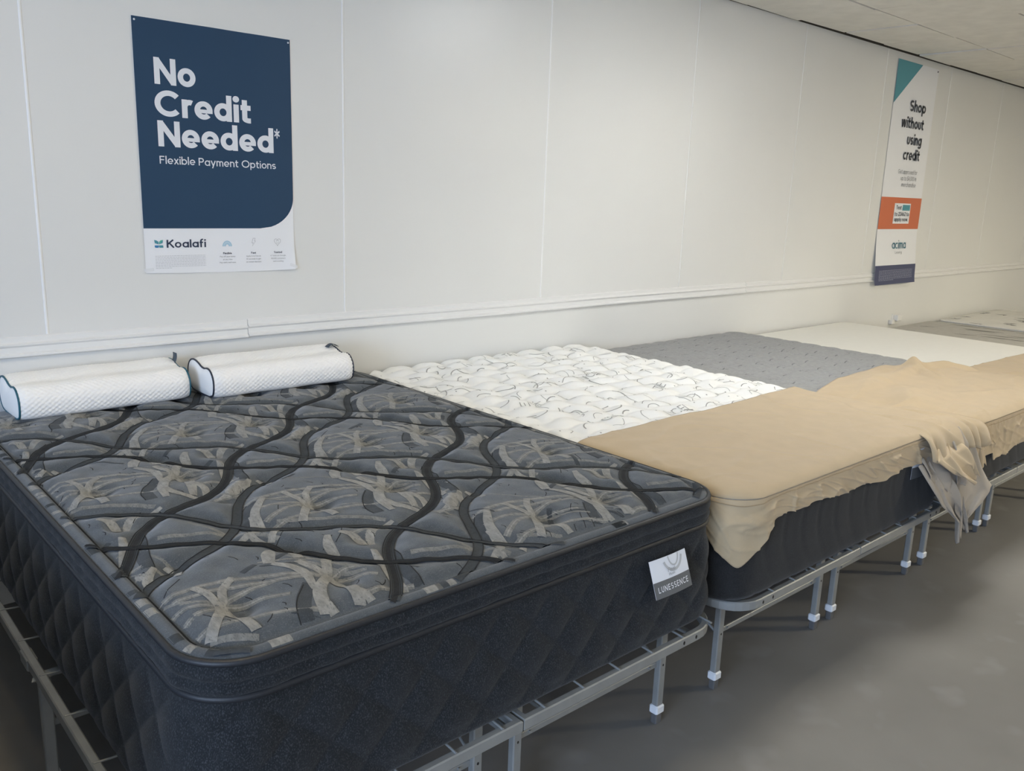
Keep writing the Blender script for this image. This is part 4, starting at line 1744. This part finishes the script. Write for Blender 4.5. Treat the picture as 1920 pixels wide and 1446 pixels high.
def drape(name, rows, m, parent, fold, nf, seed, yb=-2.09):
    """hanging cloth panel: rows of (z, xa, xb, y) from top to bottom, gathered into nf folds"""
    R_ = np.array(rows, float) + np.array([.006, -.035, -.035, -.032])
    t = np.linspace(0, 1, len(R_))
    tt = np.linspace(0, 1, 40)
    zz, xa, xb, yy = [np.interp(tt, t, R_[:, k]) for k in range(4)]
    u = np.linspace(0, 1, 48)
    rg = np.random.default_rng(seed)
    ph = rg.uniform(0, 6.28)
    G = np.zeros((40, 48, 3))
    for i in range(40):
        w = xb[i] - xa[i]
        tri = np.abs(((u * nf + ph / 6.28 + .12 * tt[i]) % 1) * 2 - 1)
        tri = tri * tri * (3 - 2 * tri)
        G[i, :, 0] = xa[i] + u * w + .012 * np.sin(u * 9 + tt[i] * 5 + ph)
        G[i, :, 1] = yy[i] - fold * tri * min(1, .1 + tt[i] * 1.6) - .006 * np.sin(u * 13 + tt[i] * 7)
        G[i, :, 2] = zz[i] + .012 * np.sin(u * PI * nf + ph) * tt[i] + .006 * np.sin(u * 23)
    mb = MB()
    mb.grid(G, 0, True, flip=True)
    return sheet_solid(mb.build(name, m, parent), .0018)


# part of the third cover pulled across the gap onto its neighbour
mb = MB()
pr = densify([(-1.76, .705), (-1.86, .730), (-1.98, .732), (-2.07, .728), (-2.112, .710), (-2.132, .675), (-2.140, .630)], .010)
us = np.linspace(0, 1, 70)
G = np.zeros((70, len(pr), 3))
for a, u in enumerate(us):
    f = np.linspace(0, 1, len(pr))
    G[a, :, 0] = 2.44 + .56 * u + .05 * (f - .5) * (u - .5)
    drop = -.012 - .030 * u - .045 * np.exp(-((u - 0) / .10) ** 2) * (1 - f) - .03 * np.exp(-((u - 1) / .10) ** 2)
    xx = G[a, :, 0]
    G[a, :, 1] = pr[:, 0] + .05 * (1 - f) * abs(u - .45)
    G[a, :, 2] = pr[:, 1] + drop * (1 - .5 * f) + .010 * smooth_noise(xx, pr[:, 0], 30, 91) + .012 * crease(xx + .3 * pr[:, 0], pr[:, 1], 22, 92) - .03 * f ** 6 * (.5 + .5 * np.sin(u * 17))
    G[a, :, 1] -= f ** 3 * .014 * (np.sin(u * 34 + 2 * np.sin(u * 9)) + 1)
mb.grid(G, 0, True)
sheet_solid(mb.build('bunched_fold', M_cloth, cover3), .0018)
hang = drape('hanging_end', [(.685, 2.66, 2.84, -2.075), (.62, 2.66, 2.88, -2.108), (.503, 2.66, 2.956, -2.130), (.41, 2.66, 3.073, -2.145), (.37, 2.68, 2.985, -2.145), (.325, 2.73, 2.81, -2.145)], M_cloth_in, cover3, .022, 1.2, 3)
hang['label'] = 'paler reverse side of the cloth hanging down'
drape('hanging_fold', [(.665, 2.60, 2.72, -2.070), (.617, 2.47, 2.735, -2.130), (.56, 2.56, 2.77, -2.160), (.495, 2.76, 2.795, -2.165)], M_cloth, cover3, .016, 1.2, 15)
drape('hanging_fold', [(.61, 2.45, 2.72, -2.075), (.553, 2.46, 2.76, -2.120), (.50, 2.49, 2.765, -2.132), (.47, 2.56, 2.74, -2.132)], M_cloth_in, cover3, .018, 1.5, 8)
drape('hanging_fold', [(.59, 2.44, 2.58, -2.085), (.50, 2.455, 2.63, -2.140), (.441, 2.505, 2.675, -2.150), (.394, 2.59, 2.70, -2.152), (.345, 2.675, 2.735, -2.152), (.25, 2.718, 2.730, -2.150)], M_cloth_in, cover3, .016, 1.2, 21)
drape('hanging_fold', [(.47, 2.63, 2.76, -2.120), (.415, 2.66, 2.77, -2.142), (.35, 2.70, 2.80, -2.148), (.262, 2.79, 2.835, -2.148)], M_cloth_in, cover3, .016, 1.2, 25)
drape('hanging_fold', [(.655, 2.82, 3.02, -2.065), (.58, 2.88, 3.05, -2.095), (.495, 2.93, 3.058, -2.108)], M_cloth, cover3, .012, 1.2, 12)


def hem4(x, y, n):
    return .47 + .01 * math.sin(x * 9)


cover4 = make_cover('mattress_cover', 'smooth tan cover over the foot of the white foam mattress, at the right edge', DX0 + .022, DX1, DY0, lambda u: -1.50 + .01 * math.sin(u * 7), .09, lambda x, y: DZ + .010 + 0 * np.asarray(x), DZ, hem4, .004, 63)


# ------------------------------------------------------------------ pillows
def make_pillow(xl, xr, yfront, zbase, yaw, piping, label, tag_up):
    t = thing('contour_pillow', ((xl + xr) / 2, yfront + .135, zbase), label, 'pillow', 'white contour pillows')
    # closed end profile (depth from front, height): two lobes with a dip between them
    ctrl = [(.045, .0), (.012, .012), (.0, .045), (.004, .080), (.028, .108), (.058, .116), (.088, .111), (.118, .114), (.150, .125), (.190, .132), (.225, .126), (.252, .104), (.262, .070), (.252, .030), (.225, .006), (.18, .0), (.11, -.001)]
    ring = densify(ctrl + ctrl[:1], .0026)[:-1]
    cx, cz = .13, .06
    L = xr - xl
    cy0 = yfront
    c, s = math.cos(yaw), math.sin(yaw)

    def place(px, py, pz):
        dx, dy = px - L / 2, py - .13
        return np.stack([(xl + xr) / 2 + dx * c - dy * s, cy0 + .13 + dx * s + dy * c, zbase + pz], -1)
    nx = 340
    n = len(ring)
    xs = np.linspace(0, L, nx)
    A = np.cumsum(np.concatenate([[0], np.hypot(*(ring[1:] - ring[:-1]).T)]))
    # outward normal of ring
    T = np.roll(ring, -1, 0) - np.roll(ring, 1, 0)
    T /= np.linalg.norm(T, axis=1)[:, None]
    Nr = np.stack([-T[:, 1], T[:, 0]], 1)
    if (Nr * (ring - np.array([cx, cz]))).sum() < 0:
        Nr = -Nr
    XX, AA = np.meshgrid(xs, A, indexing='ij')
    sc = 1 - .09 * np.exp(-np.minimum(XX, L - XX) / .015)
    # knit: small raised diamonds in diagonal rows
    k = 2 * PI / .0165
    d = .0013 * (np.sin(XX * k * .8) * np.sin(AA * k)) * np.clip((ring[:, 1][None] + .0) / .03, .1, 1) + .0035 * smooth_noise(XX, AA, 22, int(xl * 100) + 50)
    DY = cx + (ring[:, 0][None] - cx) * sc + Nr[:, 0][None] * d
    DZ_ = cz + (ring[:, 1][None] - cz) * sc + Nr[:, 1][None] * d
    DZ_ = np.maximum(DZ_, -.001)
    mb = MB()
    mb.grid(place(XX, DY, DZ_), 0, True, close_v=True, flip=False)
    mb.build('cover', M_pillow, t)
    for xe, sg in ((0, -1), (L, 1)):
        mb = MB()
        rings = []
        for q in np.linspace(1, 0, 9):
            f = .905 * q
            px = np.full(n, xe + sg * .012 * (1 - q ** 3))
            rings.append(place(px, cx + (ring[:, 0] - cx) * f, np.maximum(cz + (ring[:, 1] - cz) * f, -.0005)))
        mb.grid(np.array(rings), 0, True, close_v=True, flip=sg < 0)
        mb.build('end_panel', M_pillow, t)
        mb = MB()
        px = np.full(n, float(xe))
        pts = place(px, cx + (ring[:, 0] - cx) * .915, np.maximum(cz + (ring[:, 1] - cz) * .915, .003))
        mb.tube([tuple(p) for p in pts[::4]], .0036, 6, closed=True)
        mb.build('piping', piping, t)
    # ribbon tag sewn into the right seam
    mb = MB()
    G = []
    for i in range(7):
        f = i / 6
        row = []
        for w in (-.013, .013):
            if tag_up:
                row.append((L - .004 + .004 * math.sin(f * 3) + .008 * f, .150 + w * .3 + w, .116 + .040 * f + .0))
            else:
                row.append((L - .010 - .006 * f, .155 + w, .121 + .030 * f * .5 + .010 * math.sin(f * PI)))
        G.append(row)
    G = np.array(G)
    if not tag_up:
        G = np.array([[(L - .045 + .05 * i / 6, .150 + w, .127 + .012 * math.sin(i / 6 * PI)) for w in (-.014, .014)] for i in range(7)])
    P = place(G[..., 0], G[..., 1], G[..., 2])
    mb.grid(P, 0, True)
    sheet_solid(mb.build('tag', M_tagm, t), .0012)
    return t


make_pillow(-.170, .400, -.280, .745, .03, M_teal, 'white contour pillow with teal piping, the left one of the pair on the dark mattress', True)
make_pillow(.462, 1.058, -.345, .749, .0, M_navyp, 'white contour pillow with navy piping, the right one of the pair on the dark mattress', False)
